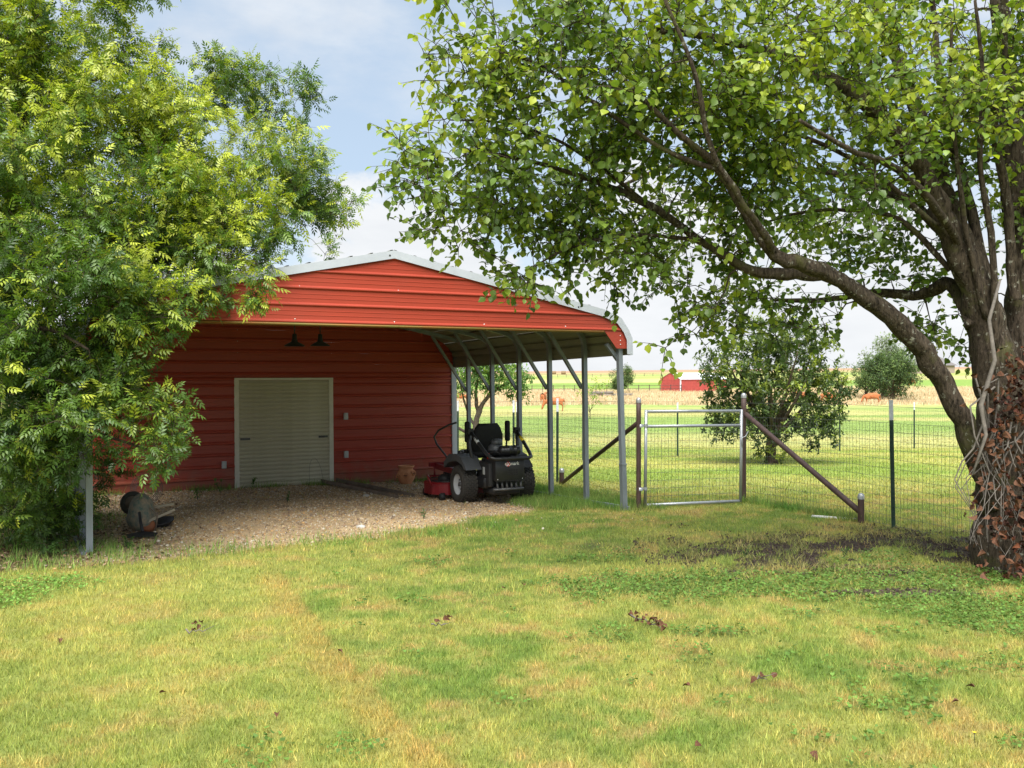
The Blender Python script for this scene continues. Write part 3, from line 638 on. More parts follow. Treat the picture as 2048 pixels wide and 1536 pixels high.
# ------------------------------------------------------------------ mower
MO = Vector((-.29, 12.82, 0)); MO.z = gz(MO.x, MO.y) + .0
mow = thing('riding_mower', 'black and dark red zero-turn riding mower parked under the carport', 'mower', MO, (TILT * .6, 0, BA - R(2)))
ROT = Matrix.Rotation(R(90), 4, 'Y')
def wheel(cx_, cy_, r, w, side, rear=True, name='rear_wheel'):
    m = Matrix.Translation((cx_, cy_, r)) @ ROT
    ty = MB().lathe([(r * .56, -w * .42), (r * .64, -w * .5), (r * .86, -w * .5), (r * .955, -w * .42), (r * .985, -w * .25), (r * .99, 0), (r * .985, w * .25), (r * .955, w * .42), (r * .86, w * .5), (r * .64, w * .5), (r * .56, w * .42)], 40, m)
    wh = ty.build(name, M['rubber'], mow)
    if rear:
        tr = MB(); rows_ = 6
        for a in range(30):
            for j in range(rows_):
                ang = 2 * math.pi * (a + .5 * (j % 2)) / 30; zz = (j - (rows_ - 1) / 2) * w * .155
                mm = m @ Matrix.Rotation(ang, 4, 'Z'); rr = r * (.985 if abs(zz) < w * .3 else .95)
                tr.box((rr - .006, -.017, zz - .0145), (rr + .011, .017, zz + .0145), mm)
        tr.build('tread', M['rubber'], wh)['kind'] = 'stuff'
    MB().lathe([(0, side * w * .22), (r * .16, side * w * .24), (r * .2, side * w * .18), (r * .46, side * w * .16), (r * .53, side * w * .36), (r * .60, side * w * .45), (r * .62, side * w * .40)], 32, m).build('rim', M['rim'] if rear else M['black'], wh)
    mb = MB()
    mb.lathe([(0, side * w * .34), (r * .1, side * w * .33), (r * .13, side * w * .2)], 16, m)
    for k in range(5):
        a = 2 * math.pi * k / 5; mb.lathe([(0, side * w * .25), (.011, side * w * .245), (.011, side * w * .15)], 8, m @ Matrix.Translation((r * .27 * math.cos(a), r * .27 * math.sin(a), 0)))
    mb.build('hub', M['engine'], wh)
    return wh
wheel(-.40, 0, .25, .22, -1); wheel(.46, 0, .25, .22, 1)
for s in (-1, 1):
    wheel(s * .36, 1.15, .125, .1, s, False, 'caster_wheel')
    MB().tube([(s * .36, 1.15, .25), (s * .36, 1.15, .44)], .014, 8).beam((s * .36 - .075, 1.15, .12), (s * .36 - .075, 1.15, .27), .02).beam((s * .36 + .075, 1.15, .12), (s * .36 + .075, 1.15, .27), .02).beam((s * .36 - .085, 1.15, .265), (s * .36 + .085, 1.15, .265), .025).build('caster_fork', M['mred'], mow)
MB().beam((-.44, 1.15, .43), (.44, 1.15, .43), .07, .06).beam((-.30, .25, .36), (-.34, 1.13, .41), .05, .08).beam((.30, .25, .36), (.34, 1.13, .41), .05, .08).build('front_frame', M['mred'], mow)
mb = MB().bbox((-.29, -.42, .22), (.29, .5, .36), .02); mb.build('chassis', M['black'], mow)
# cutting deck with rounded ends and side skirt
def rounded(x0, x1, y0, y1, r, n=6):
    out = []
    for cx_, cy_, a0 in ((x1 - r, y1 - r, 0), (x0 + r, y1 - r, 90), (x0 + r, y0 + r, 180), (x1 - r, y0 + r, 270)):
        out += [(cx_ + r * math.cos(R(a0 + 90 * k / n)), cy_ + r * math.sin(R(a0 + 90 * k / n))) for k in range(n + 1)]
    return out
def slab(poly, z0, z1, mb, ins=0):
    n = len(poly); cx_ = sum(p[0] for p in poly) / n; cy_ = sum(p[1] for p in poly) / n
    V = [(x, y, z0) for x, y in poly] + [(x, y, z1 - ins) for x, y in poly] + [(cx_ + (x - cx_) * (1 - ins * 1.4), cy_ + (y - cy_) * (1 - ins * 2), z1) for x, y in poly]
    mb.add(V, [tuple(range(n - 1, -1, -1)), tuple(range(2 * n, 3 * n))] + [(k * n + i, k * n + (i + 1) % n, (k + 1) * n + (i + 1) % n, (k + 1) * n + i) for k in (0, 1) for i in range(n)]); return mb
deck = slab(rounded(-.67, .62, .32, .98, .24), .075, .24, MB(), .02).build('cutting_deck', M['mred'], mow)
slab(rounded(-.60, .55, .38, .9, .2), .241, .262, MB(), .005).build('deck_top', M['black'], mow)
for sx_ in (-.42, 0, .38): MB().lathe([(0, .33), (.05, .33), (.09, .31), (.095, .262)], 18, Matrix.Translation((sx_, .62, 0))).build('spindle_cover', M['black_matt'], mow)
MB().tube([(-.68, .45, .2), (-.72, .47, .30), (-.68, .62, .33), (-.62, .7, .3)], .012, 8).build('deck_handle', M['mred'], mow)
for p in ((-.60, .28), (.56, .28), (-.55, 1.02)):
    MB().lathe([(0, -.03), (.05, -.03), (.055, 0), (.05, .03), (0, .03)], 16, Matrix.Translation((p[0], p[1], .06)) @ ROT).build('gauge_wheel', M['black_matt'], mow)
# rear engine enclosure
rg = MB().bbox((-.22, -.62, .33), (.20, -.59, .60), .006); rg.bbox((-.22, -.60, .33), (-.205, -.30, .60), .004); rg.bbox((.185, -.60, .33), (.20, -.30, .60), .004)
rg.box((-.22, -.628, .325), (.20, -.585, .333)); guard = rg.build('rear_panel', M['black'], mow)
def text_mesh(body, size, mt, parent, loc, ex=.001, bold=.0):
    cu_ = bpy.data.curves.new('lettering', 'FONT'); cu_.body = body; cu_.size = size; cu_.extrude = ex; cu_.offset = bold; cu_.resolution_u = 3
    o = bpy.data.objects.new('lettering_src', cu_); C.objects.link(o)
    dg = bpy.context.evaluated_depsgraph_get(); me = bpy.data.meshes.new_from_object(o.evaluated_get(dg)); bpy.data.objects.remove(o)
    me.materials.clear(); me.materials.append(mt)
    t = bpy.data.objects.new('lettering', me); C.objects.link(t); t.parent = parent; t.location = loc; t.rotation_euler = (R(90), 0, 0); return t
text_mesh('e', .062, M['wht'], guard, (-.088, -.6215, .531), bold=.0012)
MB().lathe([(0, .0), (.031, .0), (.031, .002)], 24, Matrix.Translation((-.040, -.6205, .546)) @ Matrix.Rotation(R(90), 4, 'X')).build('emblem_disc', M['redprint'], guard)
text_mesh('X', .066, M['wht'], guard, (-.062, -.6245, .522), bold=.0014)
text_mesh('mark', .062, M['wht'], guard, (-.008, -.6215, .531), bold=.0012)
mb = MB()
for i in range(3):
    for j in range(4): mb.box((-.03 + j * .036, -.6235, .40 + i * .028), (-.005 + j * .036, -.6205, .417 + i * .028))
mb.build('vent_slots', M['seat'], guard)
for sx_ in (-.19, .17): MB().lathe([(0, 0), (.007, 0), (.007, -.006)], 8, Matrix.Translation((sx_, -.6225, .35)) @ Matrix.Rotation(R(90), 4, 'X')).build('bolt', M['screw'], guard)
MB().bbox((-.27, -.52, .24), (-.19, -.12, .56), .02).bbox((-.19, -.46, .34), (.17, -.1, .60), .02).build('engine_block', M['black_matt'], mow)
MB().box((-.275, -.40, .40), (-.271, -.34, .50)).build('decal', M['grey_plastic'], mow)
mb = MB()
for k in range(6): mb.tube([(-.18 + k * .068, -.57, .33), (-.18 + k * .068 + .01, -.58, .24), (-.17 + k * .068, -.52, .19)], .016, 8)
mb.tube([(-.24, -.59, .215), (.2, -.59, .215)], .018, 8); mb.build('exhaust_guard', M['engine'], mow)
MB().bbox((-.22, -.55, .14), (.18, -.2, .24), .03).build('transmission', M['black_matt'], mow)
for s in (-1, 1): MB().tube([(s * .16, -.16, .22), (s * .26, -.1, .25), (s * .30, 0, .25)], .035, 10).build('axle_motor', M['engine'], mow)
# air cleaner and blower
mb = MB().lathe([(0, -.15), (.05, -.15), (.066, -.135), (.068, -.04), (.073, -.035), (.073, -.02), (.068, -.015), (.068, .07), (.073, .075), (.073, .09), (.06, .1), (.058, .14), (0, .145)], 24, Matrix.Translation((.12, -.34, .70)) @ ROT); mb.build('air_cleaner', M['black'], mow)
mb = MB().lathe([(.10, 0), (.098, .05), (.07, .085), (.0, .095)], 20, Matrix.Translation((-.01, -.18, .70))); mb.lathe([(.075, 0), (.08, .03), (.06, .06), (0, .07)], 12, Matrix.Translation((.0, -.2, .79))); mb.build('engine_blower', M['grey_tank'], mow)
MB().lathe([(0, .03), (.02, .028), (.024, .01), (.014, 0)], 14, Matrix.Translation((-.20, -.34, .645))).tube([(-.2, -.34, .6), (-.2, -.34, .65)], .01).build('choke_knob', M['mred_knob'], mow)
MB().tube([(-.14, -.3, .66), (-.1, -.34, .7), (-.02, -.36, .66), (.02, -.3, .6)], .016, 8).build('hose', M['seat'], mow)
MB().tube([(.16, -.2, .6), (.22, -.26, .68), (.22, -.32, .7)], .014, 8).build('hose', M['seat'], mow)
# fenders / tanks
for s in (-1, 1):
    prof = [(-.30, .46), (-.27, .50), (-.12, .62), (.06, .655), (.28, .64), (.46, .52), (.46, .44), (.30, .52), (.2, .545), (-.0, .56), (-.16, .52), (-.24, .46)]
    mb = MB(); x0, x1 = (-.50, -.25) if s < 0 else (.25, .50)
    n = len(prof); V = [(x0, y, z) for y, z in prof] + [(x1, y, z) for y, z in prof]
    mb.add(V, [(i, (i + 1) % n, (i + 1) % n + n, i + n) for i in range(n)] + [tuple(range(n)), tuple(range(2 * n - 1, n - 1, -1))])
    fe = mb.build('fender_tank', M['black_matt'] if s > 0 else M['grey_tank'], mow)
    MB().lathe([(0, .045), (.04, .045), (.045, .03), (.045, 0)], 16, Matrix.Translation((s * .38, .14, .645))).build('fuel_cap', M['black'], fe)
# seat
def cushion(mb, a, b, bev, m=None): return mb.bbox(a, b, bev, m)
seat = MB().bbox((-.25, .08, .58), (.25, .55, .68), .04).build('seat', M['seat'], mow)
bm_ = bmesh.new(); pts = [(-.20, .62), (-.235, .74), (-.23, .9), (-.185, 1.0), (-.14, 1.055), (.14, 1.055), (.185, 1.0), (.23, .9), (.235, .74), (.20, .62)]
mb = MB(); n = len(pts)
def ring(sc, y, dz): return [(x * sc, y + (z - .62) * -.13, .84 + (z - .84) * sc) for x, z in pts]
V = ring(.8, .09, 0) + ring(.97, .105, 0) + ring(1, .135, 0) + ring(.97, .165, 0) + ring(.8, .185, 0)
mb.add(V, [(k * n + i, k * n + (i + 1) % n, (k + 1) * n + (i + 1) % n, (k + 1) * n + i) for k in range(4) for i in range(n)] + [tuple(range(n - 1, -1, -1)), tuple(range(4 * n, 5 * n))], True); bm_.free()
mb.build('backrest', M['seat'], mow)
for s in (-1, 1): MB().bbox((s * .305 - .032, .05, .80), (s * .305 + .032, .13, 1.085), .022).tube([(s * .29, .12, .66), (s * .3, .1, .82)], .012, 8).build('armrest', M['seat'], mow)
# roll bar folded back
for s in (-1, 1):
    MB().tube([(s * .29, -.14, .34), (s * .32, -.13, .55), (s * .36, -.11, .75), (s * .355, -.08, .98)], .024, 10).build('roll_bar_upright', M['black'], mow)
MB().tube([(-.345, -.10, .96), (-.335, -.30, .84), (-.315, -.55, .68), (-.29, -.64, .635), (-.24, -.67, .62), (.24, -.67, .62), (.29, -.64, .635), (.315, -.55, .68), (.335, -.30, .84), (.345, -.10, .96)], .024, 12).build('folded_roll_bar', M['black'], mow)
for s in (-1, 1): MB().bbox((s * .35 - .04, -.14, .92), (s * .35 + .04, -.07, 1.0), .008).tube([(s * .35 - .055, -.1, .93), (s * .35 + .055, -.1, .93)], .01).build('hinge_bracket', M['black_matt'], mow)
for s in (-1, 1): MB().tube([(s * .338, -.24, .875), (s * .333, -.34, .815)], .0248, 12).build('warning_decal', M['flower'] if s > 0 else M['grey_plastic'], mow)
for k in range(3): MB().tube([(-.2 + .02 * k, -.5 + .05 * k, .58), (-.24, -.45, .5 - .05 * k), (-.26, -.3, .36), (-.2, -.2, .3)], .006, 6).build('cable', M['black_matt'], mow)
# lap bars
for s in (-1, 1):
    MB().tube([(s * .40, .46, .52), (s * .46, .52, .62), (s * .54, .62, .76), (s * .56, .66, .86), (s * .52, .60, .95), (s * .40, .50, 1.03), (s * .30, .46, 1.06)] if s < 0 else [(.30, .46, .52), (.30, .52, .7), (.31, .55, .8), (.24, .5, .86), (.1, .46, .87)], .014, 10).build('control_lever', M['black'], mow)
MB().bbox((-.3, .55, .30), (.3, .98, .33), .01).build('foot_plate', M['black_matt'], mow)

# ------------------------------------------------------------------ things around the barn
pot_p = bl2w(2.02, 4.68, 0); pot_p.z = gz(pot_p.x, pot_p.y)
pot = thing('strawberry_pot', 'round terracotta pot with side pockets standing by the red wall', 'pot', pot_p, (0, 0, .4))
MB().lathe([(0, .0), (.085, 0), (.09, .01), (.115, .05), (.142, .11), (.148, .16), (.135, .205), (.112, .235), (.108, .255), (.118, .265), (.132, .285), (.134, .30), (.122, .30), (.112, .285), (.10, .25), (.10, .22), (0, .22)], 32).build('body', M['terracotta'], pot)
for a in (195, 250, 305, 20, 90):
    m = Matrix.Rotation(R(a), 4, 'Z') @ Matrix.Translation((.135, 0, .13 + .02 * (a % 3))) @ Matrix.Rotation(R(50), 4, 'Y')
    p = MB().lathe([(.034, -.02), (.04, .02), (.046, .035), (.038, .036), (.03, .0)], 14, m).build('pocket', M['terracotta'], pot)
    MB().lathe([(0, .012), (.033, .012)], 14, m).build('soil', M['hole'], p)
# long steel ramp channel on the gravel
a = ground_at(642, 969); b_ = ground_at(797, 997)
d = (b_ - a); ang = math.atan2(d.y, d.x); L_ = d.length
ch = thing('steel_channel', 'long dark rusted steel channel lying on the gravel before the roll-up door', 'steel channel', (a.x, a.y, (a.z + b_.z) / 2 + .012), (0, 0, ang))
MB().box((0, 0, 0), (L_, .26, .006)).build('web', M['rust_dark'], ch)
MB().box((0, -.006, 0), (L_, -.0005, .055)).build('flange', M['rust_dark'], ch); MB().box((0, .2605, 0), (L_, .266, .055)).build('flange', M['rust_dark'], ch)
def rock(name, pos, s, label, seed, mt='rock'):
    bm = bmesh.new(); bmesh.ops.create_icosphere(bm, subdivisions=2, radius=1); rr = random.Random(seed)
    for v in bm.verts: v.co *= 1 + rr.uniform(-.16, .16); v.co = Vector((v.co.x * s, v.co.y * s * .8, v.co.z * s * .5))
    me = bpy.data.meshes.new(name); bm.to_mesh(me); bm.free(); me.materials.append(M[mt]); o = bpy.data.objects.new(name, me); C.objects.link(o); o.location = pos + Vector((0, 0, s * .2)); return tag(o, label, 'rock')
rock('rock', ground_at(732, 993), .05, 'white rock beside the rusted steel channel on gravel', 1)
rock('rock', ground_at(722, 1056), .05, 'pale stone at the grassy edge of the gravel', 2)
rock('rock', ground_at(696, 1003), .035, 'dark stone on gravel left of the white rock', 3, 'rust_dark')
# wire hoop leaning on the door
hp = bl2w(.62, WY - .18, 0); hp.z = gz(hp.x, hp.y)
MB().tube([(.11 * math.cos(t), .14 * max(0, math.sin(t)) * 1.0, .02 + .40 * max(0, math.sin(t)) ** .8) for t in np.linspace(0, math.pi, 18)], .0022, 5, cap=False).build('wire_hoop', M['wire'])
hoop = bpy.data.objects['wire_hoop']; hoop.location = hp; hoop.rotation_euler = (0, 0, BA); tag(hoop, 'thin bent wire hoop leaning against the roll-up door', 'wire')

# old wheelbarrow and junk by the left post
wb = ground_at(275, 1068); wbt = thing('wheelbarrow', 'old tipped wheelbarrow with peeling blue green tray beside the left post', 'wheelbarrow', wb + Vector((-.04, .2, -.02)), (0, 0, R(18))); wbt.scale = (.66, .66, .68)
mb = MB(); tray = []
for i, (sc, dy) in enumerate(((1, 0), (.93, .10), (.74, .22), (.5, .27))):
    tray.append([(.25 * sc * math.cos(t) * (1.0 if math.sin(t) < 0 else .82), dy - .14 * 1.0 * (.3 + .34 * sc * math.sin(t)), .31 + .31 * sc * math.sin(t)) for t in np.linspace(0, 2 * math.pi, 25)[:-1]])
V = [p for r_ in tray for p in r_]; V2 = [(x * .96, y - .012, .31 + (z - .31) * .96) for x, y, z in V]; n = 24; k4 = 4 * n
fs = [(k * n + i, k * n + (i + 1) % n, (k + 1) * n + (i + 1) % n, (k + 1) * n + i) for k in range(3) for i in range(n)]
# convex side turned to the viewer
V = [(x, -y, z) for x, y, z in V]; V2 = [(x, -y, z) for x, y, z in V2]
mb.add(V, fs + [tuple(range(3 * n, 4 * n))], True); mb.add(V2, [f[::-1] for f in fs] + [tuple(range(4 * n - 1, 3 * n - 1, -1))], True)
mb.add([V[i] for i in range(n)] + [V2[i] for i in range(n)], [(i, (i + 1) % n, (i + 1) % n + n, i + n) for i in range(n)])
mb.build('tray', M['tub'], wbt)
mb = MB().beam((.05, -.22, .18), (.52, -.1, .36), .035, .035); mb.build('handle', M['wood'], wbt); MB().beam((.0, .15, .36), (.5, .12, .42), .035, .035).build('handle', M['wood'], wbt)
MB().tube([(.22, -.18, .02), (.26, -.2, .3), (.14, -.2, .42)], .012, 6).build('leg', M['rust_dark'], wbt)
MB().tube([(.22, .1, .02), (.25, .06, .3)], .012, 6).build('leg', M['rust_dark'], wbt)
wh = MB().lathe([(.12, -.03), (.17, -.045), (.195, 0), (.17, .045), (.12, .03)], 28, Matrix.Translation((-.16, .42, .42)) @ Matrix.Rotation(R(80), 4, 'X')).build('wheel', M['rubber'], wbt)
MB().lathe([(0, .01), (.12, .02), (.12, -.02), (0, -.01)], 20, Matrix.Translation((-.16, .42, .42)) @ Matrix.Rotation(R(80), 4, 'X')).build('rim', M['rust_dark'], wh)
p = ground_at(318, 1052); o = MB().lathe([(0, .012), (.12, .012), (.16, .05), (.17, .06), (.165, .045), (.125, 0), (0, 0)], 24).build('feed_pan', M['black_matt']); o.location = p; o.rotation_euler = (.15, -.1, 0); tag(o, 'black rubber feed pan on the ground beside the old wheelbarrow', 'pan')
p = ground_at(296, 1062); o = MB().lathe([(0, 0), (.06, .0), (.075, .04), (.07, .09), (.05, .1), (.0, .09)], 18).build('clay_pot', M['orange']); o.location = p + Vector((0, 0, .05)); o.rotation_euler = (1.2, .2, .3); tag(o, 'small orange clay pot lying in front of the wheelbarrow tray', 'pot')
p = ground_at(284, 1078); t = thing('shovel', 'broad black shovel blade lying in the weeds by the junk', 'shovel', p + Vector((0, 0, .03)), (0, 0, .3))
MB().add([(-.13, -.04, 0), (.13, -.04, 0), (.15, .05, .02), (.04, .1, .03), (-.04, .1, .03), (-.15, .05, .02)] + [(-.13, -.04, -.006), (.13, -.04, -.006), (.15, .05, .014), (.04, .1, .024), (-.04, .1, .024), (-.15, .05, .014)], [(0, 1, 2, 3, 4, 5), (11, 10, 9, 8, 7, 6)] + [(i, i + 6, (i + 1) % 6 + 6, (i + 1) % 6) for i in range(6)]).build('blade', M['black_matt'], t)
MB().tube([(0, .09, .03), (-.03, .2, .12), (-.05, .3, .2)], .016, 8).build('socket', M['black_matt'], t)
t = thing('wire_coil', 'dark coil of wire leaning in the shade behind the wheelbarrow', 'wire coil', ground_at(262, 1020) + Vector((0, .5, .2)), (R(75), 0, .2))
mb = MB()
for k in range(5): mb.tube([((.2 - .018 * k) * math.cos(a), (.2 - .018 * k) * math.sin(a), .012 * math.sin(a * 3 + k)) for a in np.linspace(0, 2 * math.pi, 30)], .004, 5, False)
mb.build('strand', M['wire'], t)

# ------------------------------------------------------------------ fences and gate
def tpost(par, x, y, h=1.38, mesh=[None], lean=0.0, wide=1.0, tip='ttip'):
    z = gz(x, y); m = Matrix.Translation((x, y, z)) @ Matrix.Rotation(lean, 4, 'Y')
    mb = MB(); h1 = h - .22
    mb.box((-.019 * wide, -.004, -.3), (.019 * wide, .004, h1), m); mb.box((-.004 * wide, .0045, -.3), (.004 * wide, .03, h1), m)
    for k in range(int(h1 / .055)): mb.box((-.008, -.0105, k * .055), (.008, -.0042, k * .055 + .02), m)
    p = mb.build('t_post', M['tpost'], par)
    MB().box((-.0191 * wide, -.0041, h1), (.0191 * wide, .0041, h), m).box((-.0041 * wide, .0046, h1), (.0041 * wide, .0301, h), m).build('tip', M[tip], p)
    return p
def mesh_run(par, pts, r=.0017, vs_=.051, h=1.22, top=True, hs_=.1015):
    mb = MB()
    pts = [Vector((x, y, 0)) for x, y in pts]
    for a, b_ in zip(pts[:-1], pts[1:]):
        l = (b_ - a).length; n = max(1, int(l / vs_)); d = (b_ - a) / n
        seg = max(2, int(l / .8)); zz = [z_ for z_ in [.03 + k * hs_ for k in range(12)]] + ([1.33] if top else [])
        for z_ in zz:
            pp = []
            for k in range(seg + 1):
                q = a + (b_ - a) * k / seg; w = math.sin(q.x * 3.1 + q.y * 2.3 + z_ * 4) * .006; pp.append((q.x + w, q.y, gz(q.x, q.y) * 1.0 + z_ + w))
            mb.tube(pp, r * 1.15, 3, False, smooth=False)
        for k in range(n):
            q = a + d * k; z0 = gz(q.x, q.y); w = math.sin(k * 1.7) * .003
            mb.tube([(q.x, q.y, z0 + .02), (q.x + w, q.y - w, z0 + .03 + 11 * hs_)], r, 3, False, smooth=False)
    o = mb.build('wire_mesh', M['wire'], par); o['kind'] = 'stuff'; return o
def pipe(par, name, p, q, r, mt='pipe', cap=True):
    d = Vector(q) - Vector(p); n = 8; pts = [Vector(p) + d * k / n for k in range(n + 1)]
    o = MB().tube(pts, r, 16).build(name, M[mt], par)
    if cap: MB().lathe([(r * 1.08, -.03), (r * 1.08, .0), (r * .9, .022), (r * .5, .036), (0, .04)], 16, Matrix.Translation(q)).build('cap', M['cap'], o)
    return o
HP1 = Vector((1.60, 11.86, 0)); HP2 = Vector((3.15, 12.76, 0))
for v in (HP1, HP2): v.z = gz(v.x, v.y)
f1 = thing('yard_fence', 'wire mesh fence running from the gate past the carport posts to the back corner', 'fence')
pipe(f1, 'pipe_post', HP1 - Vector((0, 0, .2)), HP1 + Vector((0, 0, 1.37)), .031)
q = Vector((.80, 15.1, 0)); q.z = gz(q.x, q.y)
pipe(f1, 'pipe_stub', q - Vector((0, 0, .1)), q + Vector((0, 0, .22)), .04)
pipe(f1, 'brace', HP1 + Vector((-.01, .04, 1.08)), q + Vector((.02, -.06, .04)), .03, cap=False)
run1 = [(1.60, 11.86), (1.2, 13.5), (.745, 15.4), (.02, 17.1), (-1.13, 19.6), (-1.35, 20.0)]
mesh_run(f1, run1)
tpost(f1, .745, 15.4); tpost(f1, .03, 17.1, 1.36); tpost(f1, -1.13, 19.6, 1.36)
q = Vector((-1.35, 20.05, 0)); q.z = gz(q.x, q.y); pipe(f1, 'pipe_post', q, q + Vector((0, 0, 1.3)), .035)
pipe(f1, 'brace', q + Vector((0, 0, .9)), q + Vector((1.3, .5, .08)), .03, cap=False)
f2 = thing('yard_fence', 'wire mesh fence with diagonal pipe brace between the gate and the big trunk', 'fence')
pipe(f2, 'pipe_post', HP2 - Vector((0, 0, .2)), HP2 + Vector((0, 0, 1.43)), .034)
st = ground_at(1722, 1046); pipe(f2, 'pipe_stub', st - Vector((0, 0, .1)), st + Vector((0, 0, .30)), .036)
pipe(f2, 'brace', HP2 + Vector((.02, -.03, 1.18)), st + Vector((-.01, .03, .13)), .034, cap=False)
tp = ground_at(1787, 1056)
tpost(f2, tp.x, tp.y, 1.40, lean=-.02, wide=1.15)
e_ = Vector((tp.x, tp.y)) + Vector((.97, -2.56)) * 1.3
mesh_run(f2, [(HP2.x, HP2.y), ((HP2.x + tp.x) / 2, (HP2.y + tp.y) / 2), (tp.x, tp.y), (e_.x, e_.y)], r=.0018)
tpost(f2, e_.x, e_.y, 1.4)
f3 = thing('back_fence', 'wire mesh fence on green steel posts across the back of the yard', 'fence')
run3 = [(-1.35, 20.05), (.11, 20.5), (1.61, 21.3), (4.04, 22.9), (8.8, 25.2), (11.4, 26.6), (16, 29.5)]
mesh_run(f3, run3, r=.0017, vs_=.102)
for (x, y) in run3[1:]: tpost(f3, x, y, 1.32, wide=1.1)
# gate
G0 = Vector((1.69, 11.91, 0)); G1 = Vector((3.02, 12.40, 0)); gl = (G1 - G0).length; G0.z = gz(G0.x, G0.y) + .03
gate = thing('yard_gate', 'galvanised tube gate with wire mesh between the two dark pipe posts', 'gate', G0, (0, R(.6), math.atan2(G1.y - G0.y, G1.x - G0.x)))
tr = .02
for nm, p_, q_ in (('hinge_rail', (0, 0, 0), (0, 0, 1.22)), ('latch_rail', (gl, 0, 0), (gl, 0, 1.22)), ('top_rail', (.021, 0, 1.2), (gl - .021, 0, 1.2)), ('middle_rail', (.021, 0, 1.01), (gl - .021, 0, 1.01)), ('bottom_rail', (.021, 0, .01), (gl - .021, 0, .01))):
    MB().tube([p_, q_], tr if 'rail' in nm else tr, 14).build(nm, M['gate'], gate)
mb = MB(); n = int((gl - .04) / .051)
for k in range(1, n + 1): mb.tube([(.02 + k * .051, -.004, .02), (.02 + k * .051, -.004, 1.0)], .0021, 3, False, smooth=False)
for k in range(1, 10): mb.tube([(.02, 0, .02 + k * .1), (gl - .02, 0, .02 + k * .1)], .0023, 3, False, smooth=False)
mb.build('wire_mesh', M['wire'], gate)['kind'] = 'stuff'
for z_ in (.22, 1.02):
    MB().lathe([(.036, -.02), (.036, .02), (.03, .02)], 16, Matrix.Translation((-.088, -.02, z_))).box((-.06, -.012, z_ - .012), (-.018, .0, z_ + .012)).lathe([(.025, -.02), (.025, .02)], 12, Matrix.Translation((0, 0, z_))).box((-.135, -.016, z_ - .01), (-.12, .0, z_ + .01)).build('hinge', M['gate'], gate)
MB().tube([(gl, -.01, .84), (gl + .05, -.03, .87), (gl + .11, 0, .93), (gl + .12, .05, .9)], .005, 6).tube([(gl, -.02, .72), (gl - .01, -.03, .84), (gl + .02, -.02, .86)], .006, 6).build('latch_chain', M['gate'], gate)
o = MB().tube([(0, 0, 0), (.45, -.28, .0)], .022, 10).build('pvc_pipe', M['pipe_w']); o.location = ground_at(1624, 1034) + Vector((0, 0, .004)); o.rotation_euler = (0, 0, .05); tag(o, 'short white pipe lying in the grass under the braced fence', 'pipe')

# ------------------------------------------------------------------ trees
lt_v = []; lt_f = []
def leaflet(org, ang, L_, w, dz):
    k = len(lt_v); c, s = math.cos(ang), math.sin(ang)
    for x, y, z in ((0, 0, 0), (-w, .42 * L_, .015), (w, .42 * L_, .015), (0, L_, -.05), (0, .42 * L_, 0)):
        lt_v.append((org[0] + x * c + y * s, org[1] - x * s + y * c, org[2] + z + dz * y / L_))
    lt_f.extend([(k, k + 4, k + 1), (k + 4, k + 3, k + 1), (k, k + 2, k + 4), (k + 4, k + 2, k + 3)])
for i, (yy_, aa, LL) in enumerate(((.22, 62, .38), (.46, 52, .44), (.70, 40, .44))):
    for s in (-1, 1): leaflet((0, yy_ + .04 * s, -.10 * yy_ * yy_ + .03 * s), s * R(aa), LL, .085, -.10 - .05 * s)
leaflet((0, .86, -.08), 0, .46, .09, -.08)
CL_V, CL_F = np.array(lt_v), np.array(lt_f)
SL_V = np.array([(0, 0, 0), (-.22, .45, .05), (.22, .45, .05), (0, 1, -.12), (0, .45, 0)]); SL_F = np.array([(0, 4, 1), (4, 3, 1), (0, 2, 4), (4, 2, 3)])
DARK = np.array((.035, .075, .014)); MID = np.array((.085, .15, .022)); LITE = np.array((.24, .30, .03))

